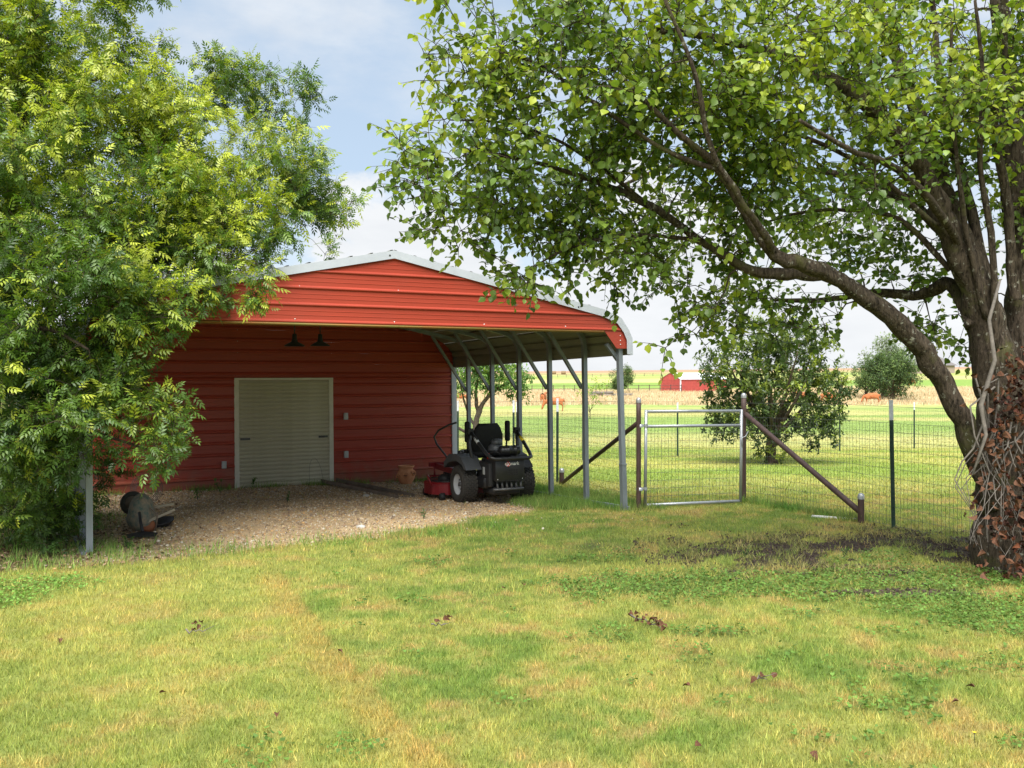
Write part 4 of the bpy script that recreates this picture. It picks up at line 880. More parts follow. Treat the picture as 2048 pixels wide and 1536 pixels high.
def tree(name, label, cat, base, limbs, blobs, spec, barkm, leafm, group=None, seed=1, crown='foliage', parts=0, twig=True):
    rng = np.random.default_rng(seed); base = Vector(base); root = thing(name, label, cat, base, (0, 0, 0), group)
    off = np.array(base); SK = []; SR = []
    def smooth(pts, n=4):
        pts = np.array(pts, float); out = []; m = len(pts)
        for i in range(m - 1):
            p0, p1, p2, p3 = pts[max(i - 1, 0)], pts[i], pts[i + 1], pts[min(i + 2, m - 1)]
            for k in range(n):
                t = k / n; out.append(.5 * ((2 * p1) + (-p0 + p2) * t + (2 * p0 - 5 * p1 + 4 * p2 - p3) * t * t + (-p0 + 3 * p1 - 3 * p2 + p3) * t ** 3))
        out.append(pts[-1]); return np.array(out)
    for j, (pts, r0, r1, nm) in enumerate(limbs):
        sp = smooth(pts, 5); m = len(sp); t = np.linspace(0, 1, m)
        rr = (r0 * (1 - t) + r1 * t) * (1 + .06 * np.sin(t * 23 + j))
        if nm == 'trunk': rr = rr * (1 + .55 * np.exp(-t * 11))
        sp2 = sp + rng.normal(0, 1, sp.shape) * rr[:, None] * (.13 if nm == 'limb' else .05)
        if r0 > .04:
            tt_ = np.linspace(0, 1, max(m * 4, 30)); ti = np.linspace(0, 1, m); fine = np.stack([np.interp(tt_, ti, sp2[:, a_]) for a_ in range(3)], -1); fr = np.interp(tt_, ti, rr); ns_ = 44; k0 = len(tt_)
            mb = MB(); mb.tube([Vector(p - off) for p in fine], list(fr), ns_)
            A_ = np.tile(np.arange(ns_), k0); I_ = np.repeat(np.arange(k0), ns_); cen = (fine - off)[I_]; vv = np.array([tuple(q) for q in mb.v]); dv = vv - cen; ln = np.linalg.norm(fine[-1] - fine[0]); u_ = A_ / ns_ * 22; w_ = tt_[I_] * ln / .14
            # ridged bark plates stretched along the limb, plus broad lumps
            rid = np.abs(vnoise(np.minimum(u_, 22 - u_) * 1.0 + .35 * w_ * 0, w_ * .45, 1.0, 3 + j, 3) - .5) * 2; lump = vnoise(np.abs(u_ - 11) / 4, w_ / 3, 1, 9 + j, 2) - .5
            vv = cen + dv * (1 + (lump * .36 + (rid - .3) * .16)[:, None]); mb.v = [tuple(q) for q in vv]
        else:
            mb = MB(); mb.tube([Vector(p - off) for p in sp2], list(rr), 7, jit=.03)
        mb.build(nm, M[barkm], root)
        SK.append(sp); SR.append(rr)
    SK = np.concatenate(SK); SR = np.concatenate(SR)
    K = len(SK); cap = K + 30000; sk = np.zeros((cap, 3)); sr = np.zeros(cap); sk[:K] = SK; sr[:K] = SR
    cents = []; rel = []; tint = []; grp = []
    for bi, (c, r, n, tn) in enumerate(blobs):
        n = int(n * spec.get('dens', 1))
        u = rng.normal(0, 1, (n, 3)); u = norm(u) * (rng.random((n, 1)) ** (1 / 2.4))
        if n > 12 and spec.get('clump'):
            q_ = max(3, int(n / spec['clump'])); sub = norm(rng.normal(0, 1, (q_, 3))) * rng.random((q_, 1)) ** (1 / 2.6); pick = rng.integers(0, q_, n); u = sub[pick] + norm(rng.normal(0, 1, (n, 3))) * rng.random((n, 1)) ** .5 * spec['clr'] / np.array(r)
            ct = rng.normal(0, .15, q_)[pick]
        else: ct = 0
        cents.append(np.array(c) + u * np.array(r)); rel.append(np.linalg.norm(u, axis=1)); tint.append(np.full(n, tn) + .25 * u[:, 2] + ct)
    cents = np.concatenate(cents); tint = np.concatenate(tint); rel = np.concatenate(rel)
    tint = tint - spec.get('lowdark', 0) * sstep(3.2, 1.6, cents[:, 2]) if spec.get('lowdark') else tint
    ok = cents[:, 2] > g(cents[:, 0], cents[:, 1]) + .08; cents, tint = cents[ok], tint[ok]
    d0 = np.array([np.min(np.sum((sk[:K] - c) ** 2, 1)) for c in cents]); order = np.argsort(d0)
    mb = MB(); LP, LD, LN, LS, LC = [], [], [], [], []
    nl, lr, ls, droop = spec['n'], spec['r'], spec['size'], spec['droop']; pal = spec.get('pal', (DARK, MID, LITE))
    for ci in order:
        c = cents[ci]; dd = np.sum((sk[:K] - c) ** 2, 1); i = int(np.argmin(dd)); p = sk[i]; L_ = math.sqrt(dd[i])
        dirn = (c - p) / max(L_, 1e-6)
        if L_ > .05:
            m = 4 if L_ < .8 else 6; t = np.linspace(0, 1, m)[:, None]
            bend = np.array((0, 0, 1)) * spec.get('arch', .1) * L_ * np.sin(t * np.pi) + rng.normal(0, .035, (m, 3)) * L_ * np.sin(t * np.pi)
            pp = p + (c - p) * t + bend; r0 = min(sr[i] * .6, spec.get('tw', .0045) + .008 * L_); rr = r0 * (1 - t[:, 0]) + spec.get('tw', .0045) * .45 * t[:, 0]
            if twig: mb.tube([Vector(q - off) for q in pp], list(rr), 5 if r0 > .008 else 4, False)
            sk[K:K + m - 1] = pp[1:]; sr[K:K + m - 1] = rr[1:]; K += m - 1
        ns = spec.get('sprigs', 3); per = max(1, nl // ns); tt = tint[ci] + rng.normal(0, .17)
        for s in range(ns):
            v = dirn * .5 + rng.normal(0, .6, 3) + np.array((0, 0, spec.get('rise', 0))); v = v / np.linalg.norm(v); e = c + v * lr
            if twig and spec.get('sprigtube', True): mb.tube([Vector(c - off), Vector((c + e) / 2 - off + np.array((0, 0, .04 * lr))), Vector(e - off)], [spec.get('tw', .0045) * .5, spec.get('tw', .0045) * .35, .001], 3, False)
            t = (np.arange(per) + .6) / per; q = c + v * lr * t[:, None]
            d = norm(rng.normal(0, .75, (per, 3)) + v * .55 + np.array((0, 0, -droop)))
            nn = rng.normal(0, .45, (per, 3)) + np.array((0, -.25, 1.0)); LP.append(q); LD.append(d); LN.append(nn); LS.append(ls * rng.uniform(.6, 1.2, per))
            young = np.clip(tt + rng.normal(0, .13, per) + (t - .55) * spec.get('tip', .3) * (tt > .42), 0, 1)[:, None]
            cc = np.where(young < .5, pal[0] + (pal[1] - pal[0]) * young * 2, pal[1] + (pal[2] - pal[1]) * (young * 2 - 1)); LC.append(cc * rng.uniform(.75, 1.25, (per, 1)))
    LP, LD, LN, LS, LC = (np.concatenate(a) for a in (LP, LD, LN, LS, LC))
    if twig: mb.build('twigs', M[barkm], root)['kind'] = 'stuff'
    tv, tf = spec['tpl']; n = len(LP)
    # the nearest leaves become parts of their own
    sel = np.zeros(n, bool)
    if parts:
        vis = (np.abs(LP[:, 0] / LP[:, 1]) < .53) & (LP[:, 2] < EYE + .39 * LP[:, 1]); dist = np.where(vis, np.linalg.norm(LP - np.array((0, 0, EYE)), axis=1) / LS, 1e9)
        sel[np.argsort(dist)[:parts]] = True
        qs = []
        for qn in range(5):
            me = bpy.data.meshes.new('leaf'); me.from_pydata([tuple(v) for v in tv], [], [tuple(f) for f in tf]); me.materials.append(M[leafm])
            a = me.color_attributes.new('col', 'FLOAT_COLOR', 'POINT'); cv = pal[1] + ((pal[0] - pal[1]) * (.7 - qn * .35) if qn < 2 else (pal[2] - pal[1]) * (qn - 2) * .3)
            for dta in a.data: dta.color = (*cv, 1)
            qs.append((me, cv))
        Rm = frames(LD[sel], LN[sel])
        for p, r_, s_, c_ in zip(LP[sel], Rm, LS[sel], LC[sel]):
            me = min(qs, key=lambda m_: np.abs(m_[1] - c_).sum())[0]; o = bpy.data.objects.new('leaf', me); C.objects.link(o); o.parent = root
            o.matrix_local = Matrix.Translation(Vector(p - off)) @ Matrix([list(r_[i]) for i in range(3)]).to_4x4() @ Matrix.Scale(float(s_), 4)
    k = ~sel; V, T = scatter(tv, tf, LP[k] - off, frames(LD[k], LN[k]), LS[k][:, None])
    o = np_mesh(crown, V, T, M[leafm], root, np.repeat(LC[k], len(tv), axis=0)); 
    if spec.get('stuff', True): o['kind'] = 'stuff'
    print(name, 'clusters', len(cents), 'leaves', n, 'tris', len(T))
    return root

# --- big pear tree at the right
def pl(*a): return [P(*t) for t in a]
TB = Vector((4.42, 8.15, 0)); TB.z = gz(TB.x, TB.y) - .05
limbs = [
 ([TB, P(2025, 960, 8.15), P(2010, 820, 8.15), P(1985, 700, 8.15), P(1960, 600, 8.1), P(1925, 500, 8.05)], .285, .105, 'trunk'),
 (pl((2075, 1030, 8.2), (2060, 800, 8.3), (2050, 600, 8.4), (2035, 400, 8.5), (2020, 200, 8.6), (2000, 20, 8.7), (1990, -250, 8.8)), .2, .05, 'trunk_stem'),
 (pl((1985, 1010, 8.05), (1935, 870, 7.95), (1875, 745, 7.85), (1800, 650, 7.7), (1700, 575, 7.5), (1610, 530, 7.35), (1550, 512, 7.3), (1500, 440, 7.2), (1440, 340, 7.05), (1340, 250, 6.9), (1240, 150, 6.75)), .100, .014, 'limb'),
 (pl((1920, 830, 7.95), (1850, 700, 7.9), (1770, 620, 7.85), (1680, 560, 7.8), (1590, 548, 7.8), (1500, 540, 7.75), (1400, 480, 7.7), (1290, 405, 7.6), (1170, 355, 7.5), (1050, 320, 7.4), (930, 300, 7.3)), .072, .011, 'limb'),
 (pl((1960, 590, 8.1), (1900, 470, 8.0), (1860, 370, 7.9), (1800, 280, 7.8), (1720, 200, 7.7), (1600, 130, 7.5), (1450, 80, 7.3), (1300, 60, 7.1)), .11, .02, 'limb'),
 (pl((1970, 620, 8.15), (1920, 470, 8.3), (1880, 350, 8.4), (1830, 210, 8.5), (1770, 60, 8.6), (1700, -120, 8.7)), .11, .03, 'limb'),
 (pl((1975, 560, 8.2), (1930, 380, 8.4), (1890, 220, 8.5), (1870, 60, 8.6), (1850, -150, 8.7)), .05, .02, 'limb'),
 (pl((1950, 650, 8.1), (1900, 570, 8.4), (1840, 590, 8.7), (1750, 585, 9.0), (1650, 600, 9.3), (1540, 600, 9.6)), .07, .018, 'limb'),
 (pl((1930, 520, 8.05), (1850, 430, 8.4), (1750, 370, 8.8), (1620, 340, 9.1), (1480, 330, 9.4), (1350, 330, 9.6), (1200, 390, 9.8)), .05, .016, 'limb'),
 (pl((1925, 500, 8.05), (1860, 400, 7.5), (1780, 330, 7.0), (1700, 300, 6.6), (1600, 240, 6.3)), .04, .012, 'limb'),
 (pl((1550, 512, 7.3), (1530, 470, 7.1), (1480, 400, 6.9), (1420, 290, 6.7), (1390, 150, 6.5), (1330, 0, 6.4)), .035, .012, 'limb'),
 (pl((1440, 340, 7.05), (1330, 300, 7.0), (1180, 200, 7.0), (1080, 130, 7.0), (980, 100, 7.0)), .022, .008, 'limb'),
 (pl((1975, 640, 8.0), (1935, 480, 7.9), (1915, 330, 7.8), (1900, 180, 7.7), (1905, 30, 7.6)), .03, .01, 'limb'),
 (pl((1990, 700, 8.0), (1985, 500, 7.9), (1960, 330, 7.8), (1965, 150, 7.7), (1950, 0, 7.6)), .035, .012, 'limb'),
 (pl((2030, 600, 8.2), (2015, 420, 8.1), (1990, 250, 8.0), (2010, 100, 7.9), (2000, -60, 7.8)), .045, .015, 'limb'),
 (pl((1900, 470, 8.0), (1830, 330, 8.1), (1760, 200, 8.2), (1730, 60, 8.3)), .03, .01, 'limb'),
 (pl((1870, 450, 7.9), (1740, 340, 7.8), (1600, 270, 7.7), (1470, 240, 7.6), (1350, 250, 7.5)), .025, .008, 'limb'),
 (pl((1900, 540, 8.1), (1800, 440, 8.2), (1690, 420, 8.3), (1580, 430, 8.4), (1470, 470, 8.5)), .028, .008, 'limb'),
 (pl((1400, 480, 7.7), (1250, 470, 7.6), (1130, 500, 7.5), (1060, 540, 7.45)), .018, .006, 'limb'),
 (pl((1290, 405, 7.6), (1150, 300, 7.4), (1030, 250, 7.3), (900, 240, 7.2)), .018, .006, 'limb'),
 (pl((2045, 500, 8.45), (2090, 350, 8.2), (2150, 150, 8.0), (2200, -50, 7.8)), .06, .02, 'limb'),
]
def B(px, py, rx, ry, Y, rd, n, tn=.45):
    c = P(px, py, Y); s = Y / F; return ((c.x, c.y, c.z), (rx * s, rd, ry * s), n, tn)
pb = [B(1000, 250, 150, 130, 7.3, .7, 105, .5), B(850, 300, 85, 85, 7.3, .45, 42, .5), B(950, 130, 95, 90, 7.1, .5, 48, .6), B(1050, 420, 150, 95, 7.6, .7, 90, .4), B(930, 470, 60, 75, 7.5, .4, 26, .4),
      B(1180, 60, 200, 110, 7.0, .9, 140, .45), B(1230, 230, 170, 130, 7.2, .9, 130, .45), B(1280, 430, 190, 90, 7.9, .9, 120, .4), B(1400, 130, 190, 160, 7.2, 1.0, 170, .5), B(1450, 330, 190, 110, 7.6, 1.1, 140, .4),
      B(1150, 510, 110, 62, 7.7, .5, 52, .35), B(1040, 555, 50, 34, 7.5, .25, 14, .5), B(1380, 530, 150, 70, 8.2, .8, 80, .35), B(1560, 600, 110, 50, 8.8, .7, 50, .35), B(1480, 640, 80, 35, 8.5, .4, 20, .4),
      B(1620, 120, 170, 140, 7.2, 1.0, 160, .62), B(1650, 330, 160, 110, 7.8, 1.1, 110, .5), B(1700, 480, 120, 70, 8.8, .8, 60, .4), B(1800, 180, 130, 110, 7.8, .9, 125, .6), B(1930, 260, 100, 130, 8.1, .9, 125, .55), B(1750, 60, 140, 70, 7.6, .8, 60, .6), B(1960, 60, 90, 80, 7.9, .8, 50, .6),
      B(2020, 120, 110, 110, 8.2, .9, 85, .55), B(2040, 400, 90, 140, 8.6, .8, 90, .45), B(1840, 420, 90, 80, 8.6, .8, 45, .45), B(1895, 640, 45, 75, 8.8, .4, 26, .4), B(1860, 560, 60, 40, 9.0, .5, 16, .4),
      B(1420, 690, 36, 60, 7.9, .3, 0, .4), B(1405, 640, 40, 40, 7.9, .3, 10, .4), B(1325, 705, 14, 14, 7.6, .1, 2, .4),
      B(1500, -150, 700, 170, 7.6, 1.6, 250, .5), B(2150, 150, 120, 300, 8.4, 1.5, 130, .5), B(1950, -150, 250, 150, 8.6, 1.2, 90, .55), B(1700, 250, 300, 250, 9.8, 1.0, 85, .5), B(1350, 300, 330, 180, 9.3, .8, 60, .5), B(2200, 350, 200, 250, 10.3, 1.2, 60, .4)]
tree('pear_tree', 'large leaning pear tree with a thick multi-stemmed trunk at the right edge', 'tree', TB, limbs, pb,
     dict(n=20, r=.28, size=.060, clump=6, clr=.34, droop=.5, tpl=(lf_v * np.array((1.12, 1, 1)), lf_f), tw=.0085, arch=.08, dens=.70, pal=(np.array((.085, .15, .035)), np.array((.19, .28, .045)), np.array((.40, .45, .05)))), 'bark_r', 'leaf_r', seed=3, parts=300)

# --- pinnate-leaved tree at the left
LB = Vector((-5.9, 10.4, 0)); LB.z = gz(LB.x, LB.y) - .1
def pw(*a): return [Vector(t) for t in a]
limbs = [
 (pw(LB, (-5.85, 10.4, 1.0), (-5.75, 10.4, 2.0), (-5.6, 10.4, 3.2), (-5.4, 10.3, 4.4), (-5.4, 10.2, 5.3), (-5.5, 10.2, 5.8)), .17, .03, 'trunk'),
 (pw((-5.8, 10.4, 1.4), (-5.1, 10.1, 2.2), (-4.4, 9.7, 2.9), (-3.8, 9.4, 3.3)), .07, .012, 'limb'),
 (pw((-5.7, 10.4, 2.4), (-5.0, 10.5, 3.2), (-4.2, 10.7, 4.0), (-3.5, 10.9, 4.5)), .07, .012, 'limb'),
 (pw((-5.85, 10.4, 1.0), (-5.3, 9.6, 1.5), (-4.7, 8.9, 1.9), (-4.2, 8.4, 2.1), (-3.7, 8.2, 1.9)), .06, .01, 'limb'),
 (pw((-5.85, 10.4, .8), (-5.2, 9.3, 1.1), (-4.5, 8.5, 1.3), (-3.8, 8.3, 1.2), (-3.2, 8.6, .95)), .045, .008, 'limb'),
 (pw((-5.6, 10.4, 3.0), (-5.6, 9.5, 3.9), (-5.3, 8.7, 4.6), (-5.0, 8.2, 5.0)), .07, .015, 'limb'),
 (pw((-5.4, 10.3, 4.0), (-4.9, 10.3, 4.7), (-4.4, 10.3, 5.0)), .05, .012, 'limb'),
 (pw((-5.8, 10.4, 1.8), (-6.0, 9.3, 2.4), (-5.6, 8.4, 2.6), (-5.0, 7.8, 2.5)), .05, .012, 'limb'),
 (pw((-5.7, 10.4, 2.0), (-6.6, 9.8, 3.0), (-7.4, 9.2, 3.6)), .06, .012, 'limb'),
 (pw((-5.1, 10.1, 2.2), (-4.3, 9.8, 2.6), (-3.6, 9.6, 2.85), (-2.9, 9.3, 2.95)), .03, .008, 'limb')]
lb = [B(115, 930, 55, 60, 9.7, .25, 26, .1), B(150, 800, 60, 70, 9.4, .3, 26, .15), B(90, 1030, 75, 30, 9.8, .3, 18, .1), B(200, 940, 35, 30, 10.6, .3, 8, .1), B(30, 60, 110, 70, 9.2, .5, 45, .7), B(610, 185, 28, 18, 11.4, .2, 6, .4), B(700, 410, 14, 8, 11.0, .1, 2, .5), B(670, 430, 24, 12, 11.0, .15, 4, .5), B(625, 310, 30, 22, 11.0, .2, 7, .4), B(600, 240, 22, 12, 11.4, .2, 4, .4), B(420, 130, 26, 16, 11.2, .2, 5, .4), B(260, 75, 16, 22, 9.8, .15, 4, .5), B(320, 90, 12, 26, 10, .1, 3, .5), B(650, 500, 20, 10, 10.2, .1, 3, .6), B(480, 150, 14, 20, 11.4, .1, 3, .4), B(540, 140, 10, 18, 11.4, .1, 3, .4), B(60, 130, 150, 160, 9.6, .9, 150, .75), B(60, 350, 170, 150, 8.8, .9, 150, .55), B(230, 230, 130, 120, 9.6, .9, 120, .8), B(350, 260, 110, 100, 10.2, .8, 90, .8), B(470, 180, 110, 55, 11.4, .5, 50, .45),
      B(560, 210, 50, 40, 11.6, .3, 18, .4), B(540, 340, 90, 100, 10.6, .6, 75, .65), B(600, 380, 65, 70, 11.2, .4, 34, .45), B(640, 410, 40, 25, 11.2, .2, 10, .45), B(400, 400, 150, 110, 9.7, .8, 120, .72), B(240, 430, 140, 110, 9.2, .9, 110, .5),
      B(505, 450, 80, 42, 9.9, .35, 42, .7), B(410, 510, 95, 50, 9.3, .4, 44, .6), B(400, 590, 50, 20, 9.1, .2, 11, .45), B(515, 560, 22, 50, 8.9, .12, 9, .7), B(120, 560, 170, 120, 8.6, .8, 140, .3), B(270, 600, 95, 60, 8.7, .5, 60, .45), B(320, 640, 40, 24, 8.5, .2, 9, .4),
      B(70, 740, 140, 120, 8.3, .7, 125, .2), B(200, 720, 70, 60, 8.5, .4, 34, .4), B(250, 790, 30, 25, 8.4, .2, 7, .4), B(60, 890, 115, 75, 8.3, .6, 75, .2), B(150, 850, 50, 45, 8.2, .3, 16, .3), B(280, 850, 58, 50, 8.3, .3, 18, .3), B(320, 905, 38, 38, 8.3, .22, 8, .35), B(330, 800, 30, 30, 8.6, .2, 6, .4),
      B(60, 1010, 100, 60, 9.0, .5, 55, .3), B(10, 600, 120, 300, 10.0, .7, 150, .35), B(200, 20, 60, 40, 9.8, .3, 0, .6), B(140, -40, 160, 70, 9.6, .6, 50, .6), B(-150, 350, 160, 450, 9.0, 1.2, 260, .45), B(-60, 980, 100, 90, 9.2, .8, 60, .3), B(210, 15, 40, 22, 9.6, .2, 6, .7), B(0, -180, 200, 120, 9.8, .9, 60, .6),
      B(300, 450, 170, 140, 11.0, .8, 110, .4), B(120, 250, 150, 200, 11.2, .8, 110, .5), B(60, 800, 130, 180, 9.9, .6, 90, .3), B(240, 110, 30, 30, 10, .2, 6, .5), B(290, 170, 50, 30, 10.4, .3, 12, .6)]
tree('leafy_tree', 'broad bright green tree with feathery compound leaves overhanging the left side of the carport', 'tree', LB, limbs, lb,
     dict(n=16, r=.19, size=.115, droop=.22, sprigs=4, tip=.9, clump=5, clr=.30, dens=1.15, tpl=(CL_V, CL_F), tw=.005, arch=.12, rise=.1, pal=(np.array((.05, .105, .022)), np.array((.13, .22, .032)), np.array((.42, .47, .05)))), 'bark_l', 'leaf_l', seed=9, parts=300)

# --- shrub-like tree beyond the gate
SB = ground_at(1542, 928); s = SB.y / F
def rad_limbs(base, h, n, spread, r0, seed, up=.35):
    rr = random.Random(seed); out = [([base, base + Vector((0, 0, h * .12)), base + Vector((0.02, 0, h * .25))], r0, r0 * .7, 'trunk')]
    for k in range(n):
        a = 2 * math.pi * k / n + rr.uniform(-.3, .3); e = spread * rr.uniform(.6, 1); z0 = h * rr.uniform(.14, .26)
        p0 = base + Vector((0, 0, z0)); hh = h * rr.uniform(.45, .95)
        out.append(([p0, p0 + Vector((math.cos(a) * e * .3, math.sin(a) * e * .3, (hh - z0) * .3)), p0 + Vector((math.cos(a) * e * .62, math.sin(a) * e * .62, (hh - z0) * .68)), p0 + Vector((math.cos(a) * e * .85, math.sin(a) * e * .85, (hh - z0)))], r0 * .45, r0 * .1, 'limb'))
    return out
sb = [B(1550, 785, 145, 108, SB.y, 1.2, 360, .42), B(1460, 760, 65, 50, SB.y - .3, .6, 40, .45), B(1640, 800, 60, 65, SB.y - .2, .6, 45, .35), B(1560, 690, 95, 55, SB.y, .8, 110, .45), B(1440, 840, 40, 45, SB.y, .5, 22, .3), B(1640, 870, 45, 40, SB.y - .3, .5, 22, .35), B(1500, 860, 60, 40, SB.y - .4, .5, 26, .3), B(1640, 690, 34, 30, SB.y, .4, 14, .5), B(1410, 715, 24, 14, SB.y, .2, 5, .4), B(1460, 700, 30, 30, SB.y, .3, 9, .6), B(1690, 780, 22, 24, SB.y, .2, 6, .4), B(1540, 920, 30, 14, SB.y - .15, .25, 14, .7)]
tree('bushy_tree', 'dense dark green bushy tree with short trunk just beyond the wire gate', 'tree', SB, rad_limbs(SB, 2.7, 12, 1.5, .12, 4), sb,
     dict(n=33, r=.19, size=.10, droop=-.15, sprigs=3, tpl=(SL_V, SL_F), tw=.005, rise=.5, pal=(np.array((.030, .055, .018)), np.array((.075, .12, .03)), np.array((.36, .42, .06)))), 'bark_l', 'leaf_l', seed=21)

# --- small tree with leaning trunk seen between carport posts
q = Vector((-1.35, 35, 0)); q.z = gz(q.x, q.y)
tree('small_tree', 'small forked tree in the yard seen between the carport posts', 'tree', q,
     [([q, q + Vector((.05, 0, .7)), q + Vector((.3, 0, 1.3)), q + Vector((.8, 0, 1.8)), q + Vector((1.4, 0, 2.1))], .12, .03, 'trunk'), ([q + Vector((.1, 0, .8)), q + Vector((.0, .1, 1.5)), q + Vector((.1, .2, 2.4)), q + Vector((.3, .2, 3.0))], .08, .02, 'limb'), ([q + Vector((.02, 0, .35)), q + Vector((-.25, 0, .8)), q + Vector((-.5, 0, 1.6)), q + Vector((-.6, 0, 2.2))], .05, .02, 'limb')],
     [((q.x - .3, 35, q.z + 2.3), (1.2, 1.0, .8), 170, .4), ((q.x + 1.2, 35, q.z + 2.2), (1.1, .9, .6), 120, .45), ((q.x + .4, 35, q.z + 3.0), (1.2, 1.0, .6), 80, .5), ((q.x + 1.7, 35, q.z + 1.6), (.4, .4, .25), 12, .4)],
     dict(n=18, r=.25, size=.14, droop=.3, tpl=(SL_V, SL_F), tw=.006, sprigtube=False, pal=(np.array((.045, .10, .03)), np.array((.12, .22, .05)), np.array((.26, .36, .06)))), 'bark_l', 'leaf_f', seed=31)
q = Vector((-3.2, 40, 0)); q.z = gz(q.x, q.y)
tree('small_tree', 'pale olive leafed tree peeking out past the barn corner', 'tree', q, rad_limbs(q, 3.6, 6, 1.2, .1, 8), [((q.x, 40, q.z + 2.5), (1.2, 1.1, 1.5), 130, .5)],
     dict(n=18, r=.28, size=.15, droop=.2, tpl=(SL_V, SL_F), tw=.007, sprigtube=False, pal=(np.array((.08, .12, .04)), np.array((.16, .22, .06)), np.array((.30, .34, .1)))), 'bark_l', 'leaf_f', seed=33)
q = bl2w(3.42, WY + 1.0, 0); q.z = gz(q.x, q.y)
tree('vine_shrub', 'narrow yellow green shrub growing up the barn corner', 'shrub', q, rad_limbs(q, 1.0, 5, .15, .015, 8), [((q.x, q.y, q.z + .6), (.14, .2, .55), 90, .85)],
     dict(n=16, r=.08, size=.05, droop=.2, tpl=(SL_V, SL_F), tw=.002, pal=(np.array((.10, .18, .03)), np.array((.2, .32, .04)), np.array((.36, .46, .05)))), 'bark_l', 'leaf_f', seed=34)
q = ground_at(1178, 832)
q = Vector(((1180 - CX) / F * 62, 62, 0)); q.z = gz(q.x, q.y)
tree('sapling', 'thin airy sapling in the pasture behind the carport posts', 'sapling', q, rad_limbs(q, 2.6, 7, .9, .035, 12), [((q.x, 62, q.z + 1.7), (1.0, .8, .9), 36, .7), ((q.x + .7, 62, q.z + 2.3), (.6, .5, .4), 12, .7)],
     dict(n=9, r=.3, size=.17, droop=.0, tpl=(SL_V, SL_F), tw=.014, sprigtube=False, pal=(np.array((.09, .15, .03)), np.array((.18, .28, .05)), np.array((.30, .38, .06)))), 'bark_l', 'leaf_f', seed=35)
def far_tree(px, Y, pyb, pyt, wpx, label, seed, tn=.35, squash=.42, nclu=520, pal=None, name='pasture_tree', group='trees scattered over the pasture'):
    x = (px - CX) / F * Y; q = Vector((x, Y, 0)); q.z = gz(x, Y); s = Y / F; h = (HY - pyt) * s + EYE - q.z; w = wpx * s / 2; zc = q.z + h * .5; rr = random.Random(seed)
    bs = [((x, Y, zc), (w * .85, w * .8, h * squash), nclu, tn)] + [((x + rr.uniform(-.6, .6) * w, Y + rr.uniform(-.5, .3) * w, zc + rr.uniform(-.35, .5) * h * .6), (w * rr.uniform(.25, .45),) * 2 + (h * .2,), nclu // 5, tn + rr.uniform(-.15, .2)) for _ in range(5)]
    tree(name, label, 'tree', q, rad_limbs(q, h * .9, 7, w * .5, h * .045, seed), bs, dict(n=10, r=h * .07, clump=9, clr=h * .11, size=h * .045, droop=.1, tpl=(SL_V, SL_F), tw=h * .004, sprigtube=False, pal=pal or (np.array((.05, .085, .035)), np.array((.10, .16, .055)), np.array((.2, .28, .08)))), 'bark_l', 'leaf_f', group, seed)
far_tree(1245, 175, 775, 728, 58, 'round green tree left of the small red shed above a log pile', 41)
far_tree(1768, 150, 762, 668, 128, 'tall pale grey green tree standing behind the dense dark one', 42, .5, pal=(np.array((.10, .14, .09)), np.array((.17, .22, .13)), np.array((.24, .30, .18))))
far_tree(1785, 140, 765, 700, 140, 'broad dark green tree in front of the taller pale one', 43, .3, .46, 750)
far_tree(1732, 146, 765, 718, 84, 'low dark bush at the left foot of the tall pasture trees', 44, .3, .46, 120)
far_tree(1680, 150, 765, 712, 50, 'thin half bare tree behind the bushy yard tree', 45, .35, .3, 26)

# ------------------------------------------------------------------ cows
def cow_mesh(graze=True):
    J = [((0, 0, 1.05), (.34, .42)), ((.45, 0, 1.03), (.38, .46)), ((.95, 0, 1.06), (.32, .42)), ((-.45, 0, 1.10), (.32, .38)), ((-.68, 0, 1.12), (.12, .16))]
    E = [(0, 1), (1, 2), (0, 3), (3, 4)]
    def add(p, r, par): J.append((p, r)); E.append((par, len(J) - 1)); return len(J) - 1
    if graze:
        n = add((1.22, 0, .98), (.16, .22), 2); n = add((1.42, 0, .66), (.11, .15), n); n = add((1.5, 0, .38), (.10, .11), n); n = add((1.58, 0, .16), (.07, .06), n)
    else:
        n = add((1.25, 0, 1.3), (.15, .2), 2); n = add((1.5, 0, 1.5), (.12, .14), n); n = add((1.7, 0, 1.42), (.10, .10), n); n = add((1.88, 0, 1.28), (.065, .06), n)
    h = n - 1
    for s in (-1, 1):
        add((J[h][0][0] - .08, s * .2, J[h][0][2] + .1), (.02, .035), h)
        k = add((.9, s * .16, .72), (.10, .12), 2); k = add((.92, s * .16, .38), (.05, .06), k); k = add((.9, s * .16, .06), (.045, .05), k); add((.95, s * .16, .03), (.045, .04), k)
        k = add((-.45, s * .17, .78), (.13, .17), 3); k = add((-.62, s * .17, .5), (.055, .07), k); k = add((-.56, s * .17, .06), (.045, .05), k); add((-.5, s * .17, .03), (.045, .04), k)
    k = add((-.8, 0, .95), (.03, .03), 4); k = add((-.82, 0, .55), (.02, .02), k); add((-.8, 0, .38), (.04, .04), k)
    me = bpy.data.meshes.new('cow_cage'); me.from_pydata([j[0] for j in J], E, []); o = bpy.data.objects.new('cow_cage', me); C.objects.link(o)
    o.modifiers.new('skin', 'SKIN'); o.modifiers.new('sub', 'SUBSURF').levels = 1
    for i, v in enumerate(me.skin_vertices[0].data): v.radius = J[i][1]; v.use_root = (i == 0)
    dg = bpy.context.evaluated_depsgraph_get(); m2 = bpy.data.meshes.new_from_object(o.evaluated_get(dg)); bpy.data.objects.remove(o); m2.materials.clear(); m2.materials.append(M['cow'])
    m2.polygons.foreach_set('use_smooth', [True] * len(m2.polygons)); return m2
cg, cs = cow_mesh(True), cow_mesh(False)
